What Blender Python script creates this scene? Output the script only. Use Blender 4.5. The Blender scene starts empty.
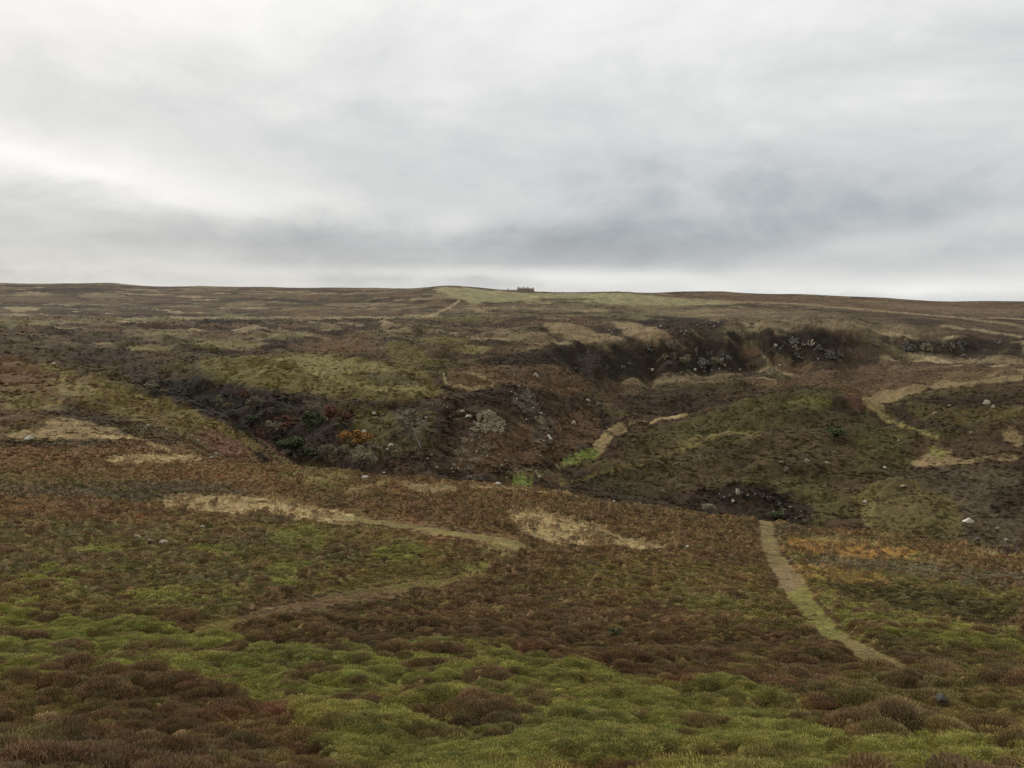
import bpy, bmesh, math, random, time
import numpy as np
from mathutils import Vector, Matrix, noise as mnoise
T0 = time.time()
rng = np.random.default_rng(7)
random.seed(7)
R = math.radians
scene = bpy.context.scene
C = scene.collection

# ------------------------------------------------------------------ camera
F = 804.0
EYE_Y = 305.0
PITCH = math.atan((EYE_Y - 384.0) / F) * -1.0
cam_d = bpy.data.cameras.new('camera')
cam = bpy.data.objects.new('camera', cam_d)
C.objects.link(cam)
cam_d.sensor_width = 36.0
cam_d.lens = 36.0 * F / 1024.0
cam_d.clip_start = 0.1
cam_d.clip_end = 30000
cam.location = (0, 0, 0)
cam.rotation_euler = (R(90) - PITCH, 0, 0)
scene.camera = cam

# ------------------------------------------------------------------ sky, sun, exposure
SUN_EL, SUN_AZ = 32.0, -34.0          # azimuth clockwise from the view direction (+Y)
world = bpy.data.worlds.new('World')
scene.world = world
world.use_nodes = True
nt = world.node_tree
for n in list(nt.nodes):
    nt.nodes.remove(n)
def N(t, **kw):
    n = nt.nodes.new(t)
    for k, v in kw.items():
        setattr(n, k, v)
    return n
def L(a, b):
    nt.links.new(a, b)
def MATH(op, a, b=None, c=None, clamp=False):
    n = N('ShaderNodeMath', operation=op)
    n.use_clamp = clamp
    for i, s in enumerate((a, b, c)):
        if s is None:
            continue
        if isinstance(s, (int, float)):
            n.inputs[i].default_value = s
        else:
            L(s, n.inputs[i])
    return n.outputs[0]
def RAMP(fac, stops, interp='EASE'):
    n = N('ShaderNodeValToRGB')
    n.color_ramp.interpolation = interp
    els = n.color_ramp.elements
    while len(els) > 1:
        els.remove(els[-1])
    els[0].position, els[0].color = stops[0][0], tuple(stops[0][1]) + (1,)
    for p, c in stops[1:]:
        e = els.new(p)
        e.color = tuple(c) + (1,)
    L(fac, n.inputs[0])
    return n.outputs[0]
def s2l(c):
    return tuple(((x / 255) / 12.92 if x / 255 <= 0.04045 else ((x / 255 + 0.055) / 1.055) ** 2.4) for x in c)
out = N('ShaderNodeOutputWorld')
bg = N('ShaderNodeBackground')
bg.inputs['Strength'].default_value = 0.1
L(bg.outputs[0], out.inputs[0])
sky = N('ShaderNodeTexSky', sky_type='NISHITA')
sky.sun_disc = False
sky.sun_elevation = R(SUN_EL)
sky.sun_rotation = R(SUN_AZ)
sky.dust_density = 2.0
tc = N('ShaderNodeTexCoord')
sep = N('ShaderNodeSeparateXYZ')
L(tc.outputs['Generated'], sep.inputs[0])
zc = MATH('MAXIMUM', sep.outputs[2], 0.0)
den = MATH('ADD', zc, 0.24)
u_ = MATH('DIVIDE', sep.outputs[0], den)
v_ = MATH('DIVIDE', sep.outputs[1], den)
comb = N('ShaderNodeCombineXYZ')
L(u_, comb.inputs[0]); L(v_, comb.inputs[1])
def NOISE(scale, detail, rough, sx=1, sy=1, off=(0, 0, 0), dist=0.0):
    mp = N('ShaderNodeMapping')
    mp.inputs['Scale'].default_value = (sx, sy, 1)
    mp.inputs['Location'].default_value = off
    L(comb.outputs[0], mp.inputs[0])
    t = N('ShaderNodeTexNoise')
    t.inputs['Scale'].default_value = scale
    t.inputs['Detail'].default_value = detail
    t.inputs['Roughness'].default_value = rough
    t.inputs['Distortion'].default_value = dist
    L(mp.outputs[0], t.inputs['Vector'])
    return t.outputs[0]
n_big = NOISE(1.0, 5, 0.48, 0.8, 1.0, (3.1, 7.7, 0), 0.4)
n_mid = NOISE(2.6, 7, 0.55, 0.8, 1.0, (1.3, 2.2, 4), 0.3)
mpp = N('ShaderNodeMapping'); mpp.inputs['Scale'].default_value = (1, 1, 2.1); mpp.inputs['Location'].default_value = (.7, .2, .4)
L(tc.outputs['Generated'], mpp.inputs[0])
pf_ = N('ShaderNodeTexNoise'); pf_.inputs['Scale'].default_value = 3.4; pf_.inputs['Detail'].default_value = 9; pf_.inputs['Roughness'].default_value = .6; pf_.inputs['Distortion'].default_value = .35
L(mpp.outputs[0], pf_.inputs['Vector'])
n_puff = pf_.outputs[0]
# elevation profile of the cloud deck: pale strip at the horizon, grey belly, pale overhead
elr = RAMP(MATH('MULTIPLY', zc, 1.6), [
    (0.00, (.62,)*3), (0.022, (.60,)*3), (0.050, (.50,)*3), (0.085, (.47,)*3),
    (0.16, (.50,)*3), (0.26, (.60,)*3), (0.38, (.71,)*3), (0.52, (.79,)*3), (0.7, (.78,)*3), (1.0, (.80,)*3)], 'LINEAR')
el_v = MATH('MULTIPLY', elr, 1.0)
az_ = MATH('ARCTAN2', sep.outputs[0], sep.outputs[1])
def blob(az, el, sa, se, tilt=0.0):
    """soft patch of thicker or thinner cloud at a compass bearing and height"""
    da = MATH('SUBTRACT', az_, az)
    de = MATH('SUBTRACT', MATH('SUBTRACT', zc, el), MATH('MULTIPLY', da, tilt))
    warp = MATH('MULTIPLY', MATH('SUBTRACT', n_puff, 0.5), 5.0 * se)
    de = MATH('ADD', de, warp)
    a = MATH('POWER', MATH('DIVIDE', da, sa), 2.0)
    e = MATH('POWER', MATH('DIVIDE', de, se), 2.0)
    return MATH('EXPONENT', MATH('MULTIPLY', MATH('ADD', a, e), -1.0))
val = el_v
val = MATH('ADD', val, MATH('MULTIPLY', MATH('SUBTRACT', n_big, 0.5), 0.18))
val = MATH('ADD', val, MATH('MULTIPLY', MATH('SUBTRACT', n_mid, 0.5), 0.16))
val = MATH('ADD', val, MATH('MULTIPLY', MATH('SUBTRACT', n_puff, 0.5), 0.52))
pf2 = N('ShaderNodeTexNoise'); pf2.inputs['Scale'].default_value = 9.0; pf2.inputs['Detail'].default_value = 8; pf2.inputs['Roughness'].default_value = .55; pf2.inputs['Distortion'].default_value = .5
L(mpp.outputs[0], pf2.inputs['Vector'])
val = MATH('ADD', val, MATH('MULTIPLY', MATH('SUBTRACT', pf2.outputs[0], 0.5), 0.17))
# px,py -> bearing: az=(px-512)/804, el=(305-py)/804
for (px, py, wpx, hpx, tilt, amp) in [
        (60, 184, 170, 20, -0.08, 0.26), (215, 215, 90, 10, -0.05, 0.08), (330, 205, 200, 16, -0.06, 0.07), (900, 240, 150, 12, 0.16, 0.10),
        (1000, 262, 140, 12, 0.10, 0.08),
        (760, 222, 240, 34, 0.02, -0.07), (180, 138, 240, 20, -0.06, -0.05), (600, 246, 210, 18, 0.0, -0.11), (360, 150, 160, 26, 0.05, -0.03), (250, 250, 160, 12, 0, -.05),
        (560, 275, 260, 7, 0.0, 0.20), (900, 285, 240, 8, 0.0, 0.16), (100, 262, 160, 18, 0.0, 0.06), (860, 60, 180, 70, 0.0, 0.06)]:
    b = blob((px - 512) / F, (305 - py) / F, wpx / F, hpx / F, tilt)
    val = MATH('ADD', val, MATH('MULTIPLY', b, amp))
cloud_col = RAMP(MATH('ADD', val, 0.015), [(0.0, (.10, .105, .115)), (0.30, (.30, .325, .355)), (0.42, (.41, .437, .462)), (0.55, (.56, .58, .585)),
                       (0.70, (.71, .715, .705)), (1.0, (.99, .98, .955))], 'LINEAR')
mulc = N('ShaderNodeVectorMath', operation='SCALE')
L(cloud_col, mulc.inputs[0]); mulc.inputs['Scale'].default_value = 10.0
mix = N('ShaderNodeMix', data_type='RGBA')
mix.inputs[0].default_value = 0.93
L(sky.outputs[0], mix.inputs[6]); L(mulc.outputs[0], mix.inputs[7])
L(mix.outputs[2], bg.inputs[0])
try:
    world.cycles.sampling_method = 'MANUAL'
    world.cycles.sample_map_resolution = 512
except Exception:
    pass

sun_d = bpy.data.lights.new('sun', 'SUN')
sun = bpy.data.objects.new('sun', sun_d)
C.objects.link(sun)
sun_d.energy = 1.5
sun_d.angle = R(10)
sun_d.color = (1.0, 0.965, 0.91)
sd = Vector((math.sin(R(SUN_AZ)) * math.cos(R(SUN_EL)), math.cos(R(SUN_AZ)) * math.cos(R(SUN_EL)), math.sin(R(SUN_EL))))
sun.rotation_euler = sd.to_track_quat('Z', 'Y').to_euler()

vs = scene.view_settings
vs.view_transform = 'Standard'
vs.look = 'None'
vs.exposure = 0.1
vs.gamma = 1.0
vs.use_curve_mapping = False
scene.render.engine = 'CYCLES'
scene.cycles.max_bounces = 4
scene.cycles.diffuse_bounces = 2
scene.cycles.use_denoising = False

# ------------------------------------------------------------------ survey: points of the land sighted from the viewpoint
cp, sp = math.cos(PITCH), math.sin(PITCH)
def bearing(px, py):
    """bearing (radians from +Y) and slope dz/dhorizontal of the sight line through an image point"""
    x = (np.asarray(px, float) - 512) / F
    y = -(np.asarray(py, float) - 384) / F
    dy = cp + sp * y
    dz = -sp + cp * y
    h = np.hypot(x, dy)
    return np.arctan2(x, dy), dz / h

# each line: a ridge, brow, foot or floor of the land as (image x, image y, distance in metres)
LINES = [
    # concave slope below the viewer
    [(-150, 900, 4.6), (512, 900, 4.6), (1170, 900, 4.6)],
    [(-150, 768, 10), (512, 768, 10), (1170, 768, 10.5)],
    [(-150, 720, 17), (300, 720, 16.5), (800, 720, 17), (1170, 722, 18)],
    [(-150, 680, 26), (300, 680, 25.5), (800, 680, 27), (1170, 684, 28)],
    [(-150, 640, 39), (300, 640, 38), (800, 642, 42), (1170, 650, 43)],
    [(-150, 600, 58), (300, 600, 57), (800, 605, 63), (1170, 618, 64)],
    [(-150, 560, 84), (300, 560, 83), (600, 565, 88), (800, 575, 92), (1024, 590, 93), (1170, 600, 93)],
    [(-150, 525, 115), (300, 525, 116), (560, 532, 121), (760, 550, 128), (1024, 574, 128), (1170, 586, 128)],
    [(-150, 500, 148), (300, 498, 155), (520, 505, 160)],
    # brow of the near slope
    [(200, 468, 215), (290, 468, 215), (350, 473, 210), (430, 481, 202), (500, 487, 196), (560, 494, 190), (640, 510, 184), (700, 517, 182),
     (765, 525, 180), (850, 537, 176), (950, 549, 172), (1024, 560, 168), (1170, 578, 165)],
    # just past the brow, out of sight
    [(320, 492, 250), (430, 503, 240), (560, 520, 232), (700, 548, 226), (850, 570, 220), (1024, 592, 215), (1170, 605, 212)],
    # left hand slope going back to the spur
    [(-150, 478, 185), (0, 480, 188), (100, 474, 200), (180, 468, 212)],
    [(-150, 455, 245), (0, 455, 245), (90, 452, 255), (170, 457, 250)],
    [(-150, 430, 320), (0, 430, 320), (90, 430, 320), (150, 436, 310), (190, 446, 290)],
    [(-150, 400, 420), (0, 400, 420), (80, 400, 415), (140, 408, 400)],
    [(-150, 372, 520), (0, 374, 520), (60, 380, 500)],
    # crest of the spur running down to the right
    [(-150, 345, 660), (0, 352, 640), (50, 362, 600), (90, 373, 560), (128, 385, 525), (165, 398, 480), (200, 413, 430), (235, 430, 380), (265, 446, 340), (292, 463, 305)],
    # little gully between spur and near slope
    [(215, 450, 300), (245, 462, 282), (275, 470, 265)],
    # behind the spur crest
    [(-150, 352, 720), (0, 360, 700), (60, 375, 650), (100, 392, 600), (140, 410, 560), (180, 430, 510), (220, 452, 460), (260, 475, 400), (300, 495, 350)],
    # ravine floor (hidden on the left, seen on the right where the stream comes in)
    [(330, 515, 318), (400, 512, 322), (470, 502, 335), (520, 486, 362), (560, 474, 400), (592, 458, 450), (612, 438, 510), (626, 426, 560), (660, 420, 600), (695, 414, 640)],
    # far wall of the ravine, lower part
    [(200, 420, 520), (260, 440, 450), (320, 462, 390), (360, 472, 362), (420, 478, 350), (480, 474, 362)],
    # far wall, middle
    [(140, 396, 590), (200, 402, 560), (260, 415, 490), (320, 432, 430), (380, 440, 405), (440, 444, 402), (500, 446, 405), (545, 440, 440)],
    # far wall rim
    [(-150, 343, 800), (0, 344, 800), (60, 360, 730), (130, 377, 640), (200, 380, 610), (260, 392, 545), (320, 399, 500), (380, 406, 470), (430, 402, 475), (480, 396, 500), (530, 380, 600), (580, 385, 640), (620, 397, 660)],
    # benches above the rim
    [(0, 332, 900), (130, 360, 720), (250, 368, 670), (350, 375, 620), (450, 374, 620), (505, 366, 680), (560, 362, 780), (600, 366, 820)],
    [(-150, 322, 1030), (0, 322, 1030), (130, 338, 880), (250, 345, 840), (350, 350, 800), (450, 350, 790), (520, 350, 830), (570, 347, 900)],
    [(-150, 308, 1300), (0, 308, 1300), (130, 314, 1200), (250, 320, 1120), (350, 324, 1060), (450, 326, 1020), (520, 327, 1020)],
    [(-150, 295, 1650), (0, 295, 1650), (130, 297, 1600), (250, 300, 1500), (350, 302, 1420), (450, 305, 1300), (520, 308, 1250), (600, 308, 1300)],
    # skyline
    [(-150, 283, 2200), (0, 283, 2150), (60, 283.5, 2120), (115, 283, 2100), (125, 284.3, 2100), (200, 286, 2000), (330, 287.5, 1900), (420, 288, 1800), (445, 286, 1650), (475, 288, 1600), (505, 291, 1560), (521, 292, 1550),
     (545, 292.5, 1560), (620, 292, 1650), (680, 291.5, 1900), (720, 291.3, 2000), (800, 294, 2150), (880, 297.5, 2300), (955, 301.5, 2450), (975, 301, 2500), (1024, 301.5, 2600), (1170, 304, 2700)],
    [(-150, 291, 2600), (200, 294, 2500), (445, 296, 2200), (520, 300, 2100), (620, 301, 2200), (800, 303, 2800), (1170, 309, 3300)],
    [(-150, 306, 3600), (512, 310, 3500), (1170, 314, 4200)],
    [(-150, 316, 8800), (512, 316, 8800), (1170, 318, 8800)],
    # shoulder at the right of the ravine climbing to the escarpment foot
    [(560, 430, 500), (600, 412, 590), (650, 398, 680)],
    [(560, 405, 570), (590, 397, 630)],
    # level ground at the foot of the escarpment (pale track)
    [(600, 384, 800), (640, 384, 850), (700, 378, 920), (745, 374, 950), (780, 371, 970), (830, 366, 1000), (870, 361, 1040), (930, 358, 1080), (1024, 363, 1080), (1170, 364, 1080)],
    # escarpment: foot and rim
    [(575, 372, 850), (610, 376, 880), (650, 378, 915), (700, 374, 950), (745, 370, 975), (800, 366, 1010), (850, 359, 1050), (900, 356, 1090), (960, 355, 1120), (1024, 356, 1150), (1170, 358, 1180)],
    [(575, 350, 900), (610, 346, 930), (650, 342, 965), (690, 338, 1000), (730, 334, 1030), (770, 332, 1060), (810, 332, 1070), (850, 334, 1090), (900, 339, 1120), (960, 338, 1160), (1024, 344, 1200), (1170, 350, 1230)],
    [(600, 335, 1030), (650, 328, 1100), (700, 322, 1180), (760, 319, 1230), (820, 318, 1260), (880, 322, 1280), (960, 325, 1320), (1024, 330, 1350), (1170, 336, 1400)],
    [(600, 320, 1180), (680, 311, 1400), (760, 306, 1550), (850, 307, 1650), (940, 311, 1700), (1024, 313, 1800), (1170, 318, 1900)],
    # the long mid hill
    [(600, 506, 330), (700, 528, 320), (760, 536, 320), (850, 545, 320), (950, 556, 318), (1024, 566, 315), (1170, 578, 312)],
    [(560, 488, 372), (620, 492, 372), (700, 500, 372), (745, 510, 365), (790, 516, 362)],
    [(620, 470, 420), (700, 468, 430), (740, 488, 395), (790, 495, 392), (830, 498, 400)],
    [(640, 445, 500), (700, 438, 520), (760, 440, 510), (820, 452, 480), (880, 466, 460)],
    [(660, 424, 590), (720, 412, 620), (780, 408, 620), (830, 415, 600), (870, 432, 560), (905, 455, 520)],
    [(680, 400, 690), (730, 388, 730), (790, 383, 740), (835, 388, 720), (856, 400, 690)],
    # dip behind its crest
    [(690, 388, 800), (740, 384, 850), (790, 386, 850), (835, 389, 840)],
    # small hill at the lower right and the flat with the stream behind it
    [(850, 520, 350), (920, 520, 350), (1024, 528, 345), (1170, 540, 345)],
    [(850, 490, 415), (920, 488, 412), (1024, 492, 400), (1170, 500, 400)],
    [(885, 469, 462), (930, 468, 465), (1024, 468, 462), (1170, 470, 462)],
    [(915, 462, 520), (960, 460, 520), (1024, 457, 520), (1170, 456, 520)],
    # hill behind that flat
    [(930, 447, 550), (980, 446, 550), (1024, 443, 560), (1170, 440, 560)],
    [(885, 420, 640), (940, 422, 620), (1000, 422, 620), (1170, 420, 620)],
    [(868, 404, 700), (900, 400, 720), (950, 394, 730), (1024, 390, 740), (1170, 388, 740)],
    [(885, 396, 760), (930, 388, 800), (1024, 380, 820), (1170, 376, 820)],
    [(860, 394, 790), (900, 383, 850), (960, 372, 900), (1024, 369, 900), (1170, 368, 900)],
    [(760, 378, 900), (830, 372, 940), (900, 366, 980)],
]
KA = 4.0
P, Tv = [], []
for ln in LINES:
    for (a, b) in zip(ln[:-1], ln[1:]):
        n = max(1, int(abs(b[0] - a[0]) / 45))
        for k in range(n):
            s = k / n
            px = a[0] + (b[0] - a[0]) * s; py = a[1] + (b[1] - a[1]) * s
            rr = math.exp(math.log(a[2]) * (1 - s) + math.log(b[2]) * s)
            az, t = bearing(px, py)
            P.append((az * KA, math.log(rr))); Tv.append(t)
    a = ln[-1]
    az, t = bearing(a[0], a[1]); P.append((az * KA, math.log(a[2]))); Tv.append(t)
for az in np.linspace(-.75, .75, 9):       # the ground underfoot
    for rr, z in ((0.6, -1.62), (1.2, -1.75), (2.4, -2.3)):
        P.append((az * KA, math.log(rr))); Tv.append(z / rr * (1 if rr > 1 else 1))
P = np.array(P); Tv = np.array(Tv)
n = len(P)
d2 = ((P[:, None, :] - P[None, :, :]) ** 2).sum(-1)
K = np.where(d2 > 0, 0.5 * d2 * np.log(d2 + 1e-12), 0)
K[np.arange(n), np.arange(n)] += 2e-4
Q = np.c_[np.ones(n), P]
A = np.zeros((n + 3, n + 3)); A[:n, :n] = K; A[:n, n:] = Q; A[n:, :n] = Q.T
sol = np.linalg.solve(A, np.r_[Tv, np.zeros(3)])
Wt, Ct = sol[:n], sol[n:]
def tps(a, v):
    o = np.empty(a.size)
    a = a.ravel(); v = v.ravel()
    for i in range(0, a.size, 20000):
        aa, vv = a[i:i + 20000] * KA, v[i:i + 20000]
        d = (aa[:, None] - P[None, :, 0]) ** 2 + (vv[:, None] - P[None, :, 1]) ** 2
        o[i:i + 20000] = (0.5 * d * np.log(d + 1e-12)) @ Wt + Ct[0] + Ct[1] * aa + Ct[2] * vv
    return o

# ------------------------------------------------------------------ grid of the land: bearings x distances
AMX = 0.64
az_f = np.linspace(-AMX, AMX, 1340)
side = AMX + np.cumsum(np.linspace(0.004, 0.16, 31)); side = side[side < math.pi - 0.02]
az_g = np.concatenate([-side[::-1], az_f, side])
def vstep(lo, hi, st):
    return np.arange(math.log(lo), math.log(hi), st)
v_g = np.concatenate([vstep(0.5, 5.0, 0.05), vstep(5.0, 8.5, 0.008), vstep(8.5, 230, 0.0040), vstep(230, 1000, 0.0044), vstep(1000, 2750, 0.0062), vstep(2750, 9000, 0.05)])
NA, NV = len(az_g), len(v_g)
ca = np.linspace(-0.72, 0.72, 190); cv = np.linspace(v_g[0], v_g[-1], 520)
G = tps(*np.meshgrid(ca, cv, indexing='ij')).reshape(190, 520)
def bil(arr, xs, ys, x, y):
    i = np.clip((x - xs[0]) / (xs[1] - xs[0]), 0, len(xs) - 1.001); j = np.clip((y - ys[0]) / (ys[1] - ys[0]), 0, len(ys) - 1.001)
    i0 = i.astype(int); j0 = j.astype(int); fi = i - i0; fj = j - j0
    fi = fi; fj = fj
    return arr[i0, j0] * (1 - fi) * (1 - fj) + arr[i0 + 1, j0] * fi * (1 - fj) + arr[i0, j0 + 1] * (1 - fi) * fj + arr[i0 + 1, j0 + 1] * fi * fj
AZ, VV = np.meshgrid(az_g, v_g, indexing='ij')
Tt = bil(G, ca, cv, np.clip(AZ, -0.719, 0.719), VV)
back = np.clip((np.abs(AZ) - 1.2) / 1.0, 0, 1); back = back * back * (3 - 2 * back)
RR = np.exp(VV)
Tmean = -1.7 / RR - 0.02
Tt = Tt * (1 - back) + Tmean * back
X = RR * np.sin(AZ); Y = RR * np.cos(AZ)
print('grid', NA, NV, round(time.time() - T0, 1))

# ------------------------------------------------------------------ noise
_perm = np.random.default_rng(3).permutation(4096).astype(np.int32)
_g = np.random.default_rng(4).uniform(0, 2 * math.pi, 4096)
_gx = np.cos(_g).astype(np.float32); _gy = np.sin(_g).astype(np.float32)
def perlin(x, y, seed=0):
    xi = np.floor(x).astype(np.int32); yi = np.floor(y).astype(np.int32)
    fx = (x - xi).astype(np.float32); fy = (y - yi).astype(np.float32)
    ux = fx * fx * fx * (fx * (fx * 6 - 15) + 10); uy = fy * fy * fy * (fy * (fy * 6 - 15) + 10)
    def g(a, b, dx, dy):
        h = _perm[(_perm[(a + seed * 131) & 4095] + b) & 4095]
        return _gx[h] * dx + _gy[h] * dy
    n00 = g(xi, yi, fx, fy); n10 = g(xi + 1, yi, fx - 1, fy)
    n01 = g(xi, yi + 1, fx, fy - 1); n11 = g(xi + 1, yi + 1, fx - 1, fy - 1)
    a = n00 + ux * (n10 - n00); b = n01 + ux * (n11 - n01)
    return (a + uy * (b - a)) * 1.45
def fbm(x, y, seed=0, octv=4, gain=0.5):
    o = 0; amp = 1; tot = 0
    for k in range(octv):
        o = o + amp * perlin(x * 2 ** k + 17.3 * k, y * 2 ** k - 9.1 * k, seed + k); tot += amp; amp *= gain
    return o / tot * 1.3
def cells(x, y, seed=0):
    """distance to the nearest jittered cell centre and that cell's random number"""
    xi = np.floor(x).astype(np.int32); yi = np.floor(y).astype(np.int32)
    best = np.full(x.shape, 9.0, np.float32); rid = np.zeros(x.shape, np.float32)
    for dx in (-1, 0, 1):
        for dy in (-1, 0, 1):
            cx = xi + dx; cy = yi + dy
            h = _perm[(_perm[(cx + seed * 57) & 4095] + cy) & 4095]
            h2 = _perm[(h + 911) & 4095]
            px = cx + 0.1 + 0.8 * h / 4096.0; py = cy + 0.1 + 0.8 * h2 / 4096.0
            d = np.hypot(px - x, py - y).astype(np.float32)
            m = d < best
            best = np.where(m, d, best); rid = np.where(m, (_perm[(h2 + 77) & 4095] / 4096.0).astype(np.float32), rid)
    return best, rid
def sst(a, b, x):
    t = np.clip((x - a) / (b - a), 0, 1)
    return t * t * (3 - 2 * t)

# ------------------------------------------------------------------ hummocks, spurs and side gullies of the land
nA = fbm(X / 26, Y / 26, 1, 5); nB = fbm(X / 7, Y / 7, 11, 4); nC = fbm(X / 90, Y / 60, 21, 5); nD = fbm(X / 1.6, Y / 1.6, 31, 3)
rough_far = sst(5.6, 6.1, VV) * (1 - sst(6.8, 7.3, VV))
gr = np.gradient(Tt * RR, axis=1) / np.gradient(RR, axis=1)
steep = sst(.16, .42, gr) * sst(5.65, 5.8, VV) * (1 - sst(7.05, 7.2, VV))
Z = Tt * RR
Z += nA * 1.1 * sst(4.6, 5.6, VV) * (1 - .6 * sst(7.2, 7.6, VV))
Z += nB * .35 * sst(3.0, 4.5, VV)
Z += nC * 5.5 * rough_far
Z += (np.abs(fbm(X / 48, Y / 48, 23, 3)) - .2) * 7.5 * rough_far
Z += steep * ((1 - np.abs(fbm(X / 26 + .5 * nA, Y / 60, 95, 4)) * 2) * 1.5 + (1 - np.abs(fbm(X / 9, Y / 7, 96, 4)) * 2) * .9)
for (px, py, r_, wx, wy, h_) in [(735, 425, 590, 46, 30, 6.5), (835, 402, 670, 38, 28, 6), (640, 455, 490, 34, 24, 4.5), (940, 412, 660, 44, 26, 7), (965, 500, 400, 44, 22, 5), (860, 490, 420, 26, 20, 3.5),
                                 (700, 478, 430, 34, 18, 3.5), (770, 455, 490, 24, 18, -4), (880, 440, 560, 26, 26, -4), (360, 380, 600, 60, 34, 6), (440, 345, 820, 70, 36, 6), (250, 365, 680, 60, 30, 5),
                                 (420, 438, 410, 16, 26, 4.5), (470, 448, 395, 13, 22, -4), (340, 440, 405, 13, 24, -4), (530, 430, 470, 14, 30, -4.5)]:
    a_, _ = bearing(px, py); cx, cy = r_ * math.sin(a_), r_ * math.cos(a_)
    dx, dy = X - cx, Y - cy
    along = dx * math.cos(a_) - dy * math.sin(a_); deep = dx * math.sin(a_) + dy * math.cos(a_)
    Z += h_ * np.exp(-(along / wx) ** 2 - (deep / wy) ** 2)
Tt = Z / RR

# ------------------------------------------------------------------ sight helper: first ground met by a sight line
def hit(px, py, tab=None):
    tab = Tt if tab is None else tab
    az, t0 = bearing(px, py)
    i = int(np.clip(np.searchsorted(az_g, az), 1, NA - 1))
    col = tab[i]
    j = np.argmax(col[60:] >= t0) + 60
    if col[j] < t0:
        j = int(np.searchsorted(v_g, math.log(2300)))
        return float(az), float(v_g[j]), False
    t1, t2 = col[j - 1], col[j]
    s = (t0 - t1) / (t2 - t1) if t2 > t1 else 0
    return float(az), float(v_g[j - 1] + s * (v_g[j] - v_g[j - 1])), True

# ------------------------------------------------------------------ plant cover (what grows where, plus some hill shade painted in)
N0 = NA * NV
far = sst(5.4, 5.75, VV)
PAL = dict(  # colour, heather amount, grass amount
    heather=((91, 70, 46), 1, 0), rust=((98, 70, 45), 1, 0), grey=((76, 68, 51), .8, .15), dark=((42, 34, 24), .6, 0), vdark=((31, 26, 19), .3, 0),
    green=((96, 94, 44), .1, 1), bright=((108, 114, 56), 0, .8), olive=((92, 82, 42), .35, .75), straw=((144, 125, 86), 0, .35), tan=((113, 97, 65), .1, .3),
    orange=((136, 104, 54), 0, .5), purple=((88, 78, 72), .7, 0), khaki=((110, 100, 60), 0, .45), bracken=((92, 63, 49), .7, 0), path=((106, 94, 58), 0, .2),
    lime=((98, 106, 48), 0, .2), moor=((68, 54, 37), .5, .1), pinktan=((116, 98, 68), 0, .15), fieldgreen=((104, 100, 50), 0, .4), scree=((84, 78, 66), 0, 0),
    crestgrass=((132, 124, 80), 0, .2), tongue=((128, 108, 72), 0, .2), peat=((70, 52, 36), .9, 0), hillolive=((68, 64, 34), .3, .6))
ALB = 1.18   # photographed colour -> surface colour under this sky
col = np.zeros((NA, NV, 3), np.float32); Hh = np.zeros((NA, NV), np.float32); Gg = np.zeros((NA, NV), np.float32)
def lay(mask, name, sl=None, k=1.0):
    c, h, g = PAL[name]
    c = np.array(s2l(c), np.float32) * ALB
    s = sl if sl is not None else (slice(None), slice(None))
    m = (mask * k).astype(np.float32)
    col[s] += (c - col[s]) * m[..., None]
    Hh[s] += (h - Hh[s]) * m; Gg[s] += (g - Gg[s]) * m
one = np.ones((NA, NV), np.float32)
lay(one, 'heather')
# near slope: mosaic of heather ages and grassy moss
nr = 1 - far
lay(nr * sst(-.1, .35, nA) * .8, 'rust')
lay(nr * sst(.02, .25, nB + .25 * nD - .1), 'olive', k=.7)
lay(nr * sst(.25, .5, -nA + .3 * nB), 'grey', k=.8)
# ravine, hill and moor
up0 = sst(6.55, 6.9, VV)
lay(far, 'moor')
lay(far * sst(.0, .3, nA) , 'peat', k=.7)
lay(far * sst(.1, .35, nC + .3 * nB), 'hillolive', k=.7)
lay(far * (1 - up0) * sst(-.2, .3, -nC + .35 * nA), 'dark', k=.65)
up = sst(6.55, 6.9, VV)
st = fbm(X / 190 + .3 * nC, Y / 100, 41, 5, .6)
lay(up * sst(.07, .18, st), 'tan', k=.85)
lay(up * sst(.05, .15, fbm(X / 140, Y / 85, 51, 5, .6)), 'heather', k=.9)
lay(up * sst(.18, .28, fbm(X / 110, Y / 80, 61, 5, .6)), 'khaki', k=.45)
lay(up * sst(.12, .25, fbm(X / 85, Y / 70, 66, 5, .6)), 'dark', k=.7)
lay(up * sst(.3, .4, fbm(X / 90, Y / 55, 71, 5, .6)), 'straw', k=.8)
print('cover base', round(time.time() - T0, 1))

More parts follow.
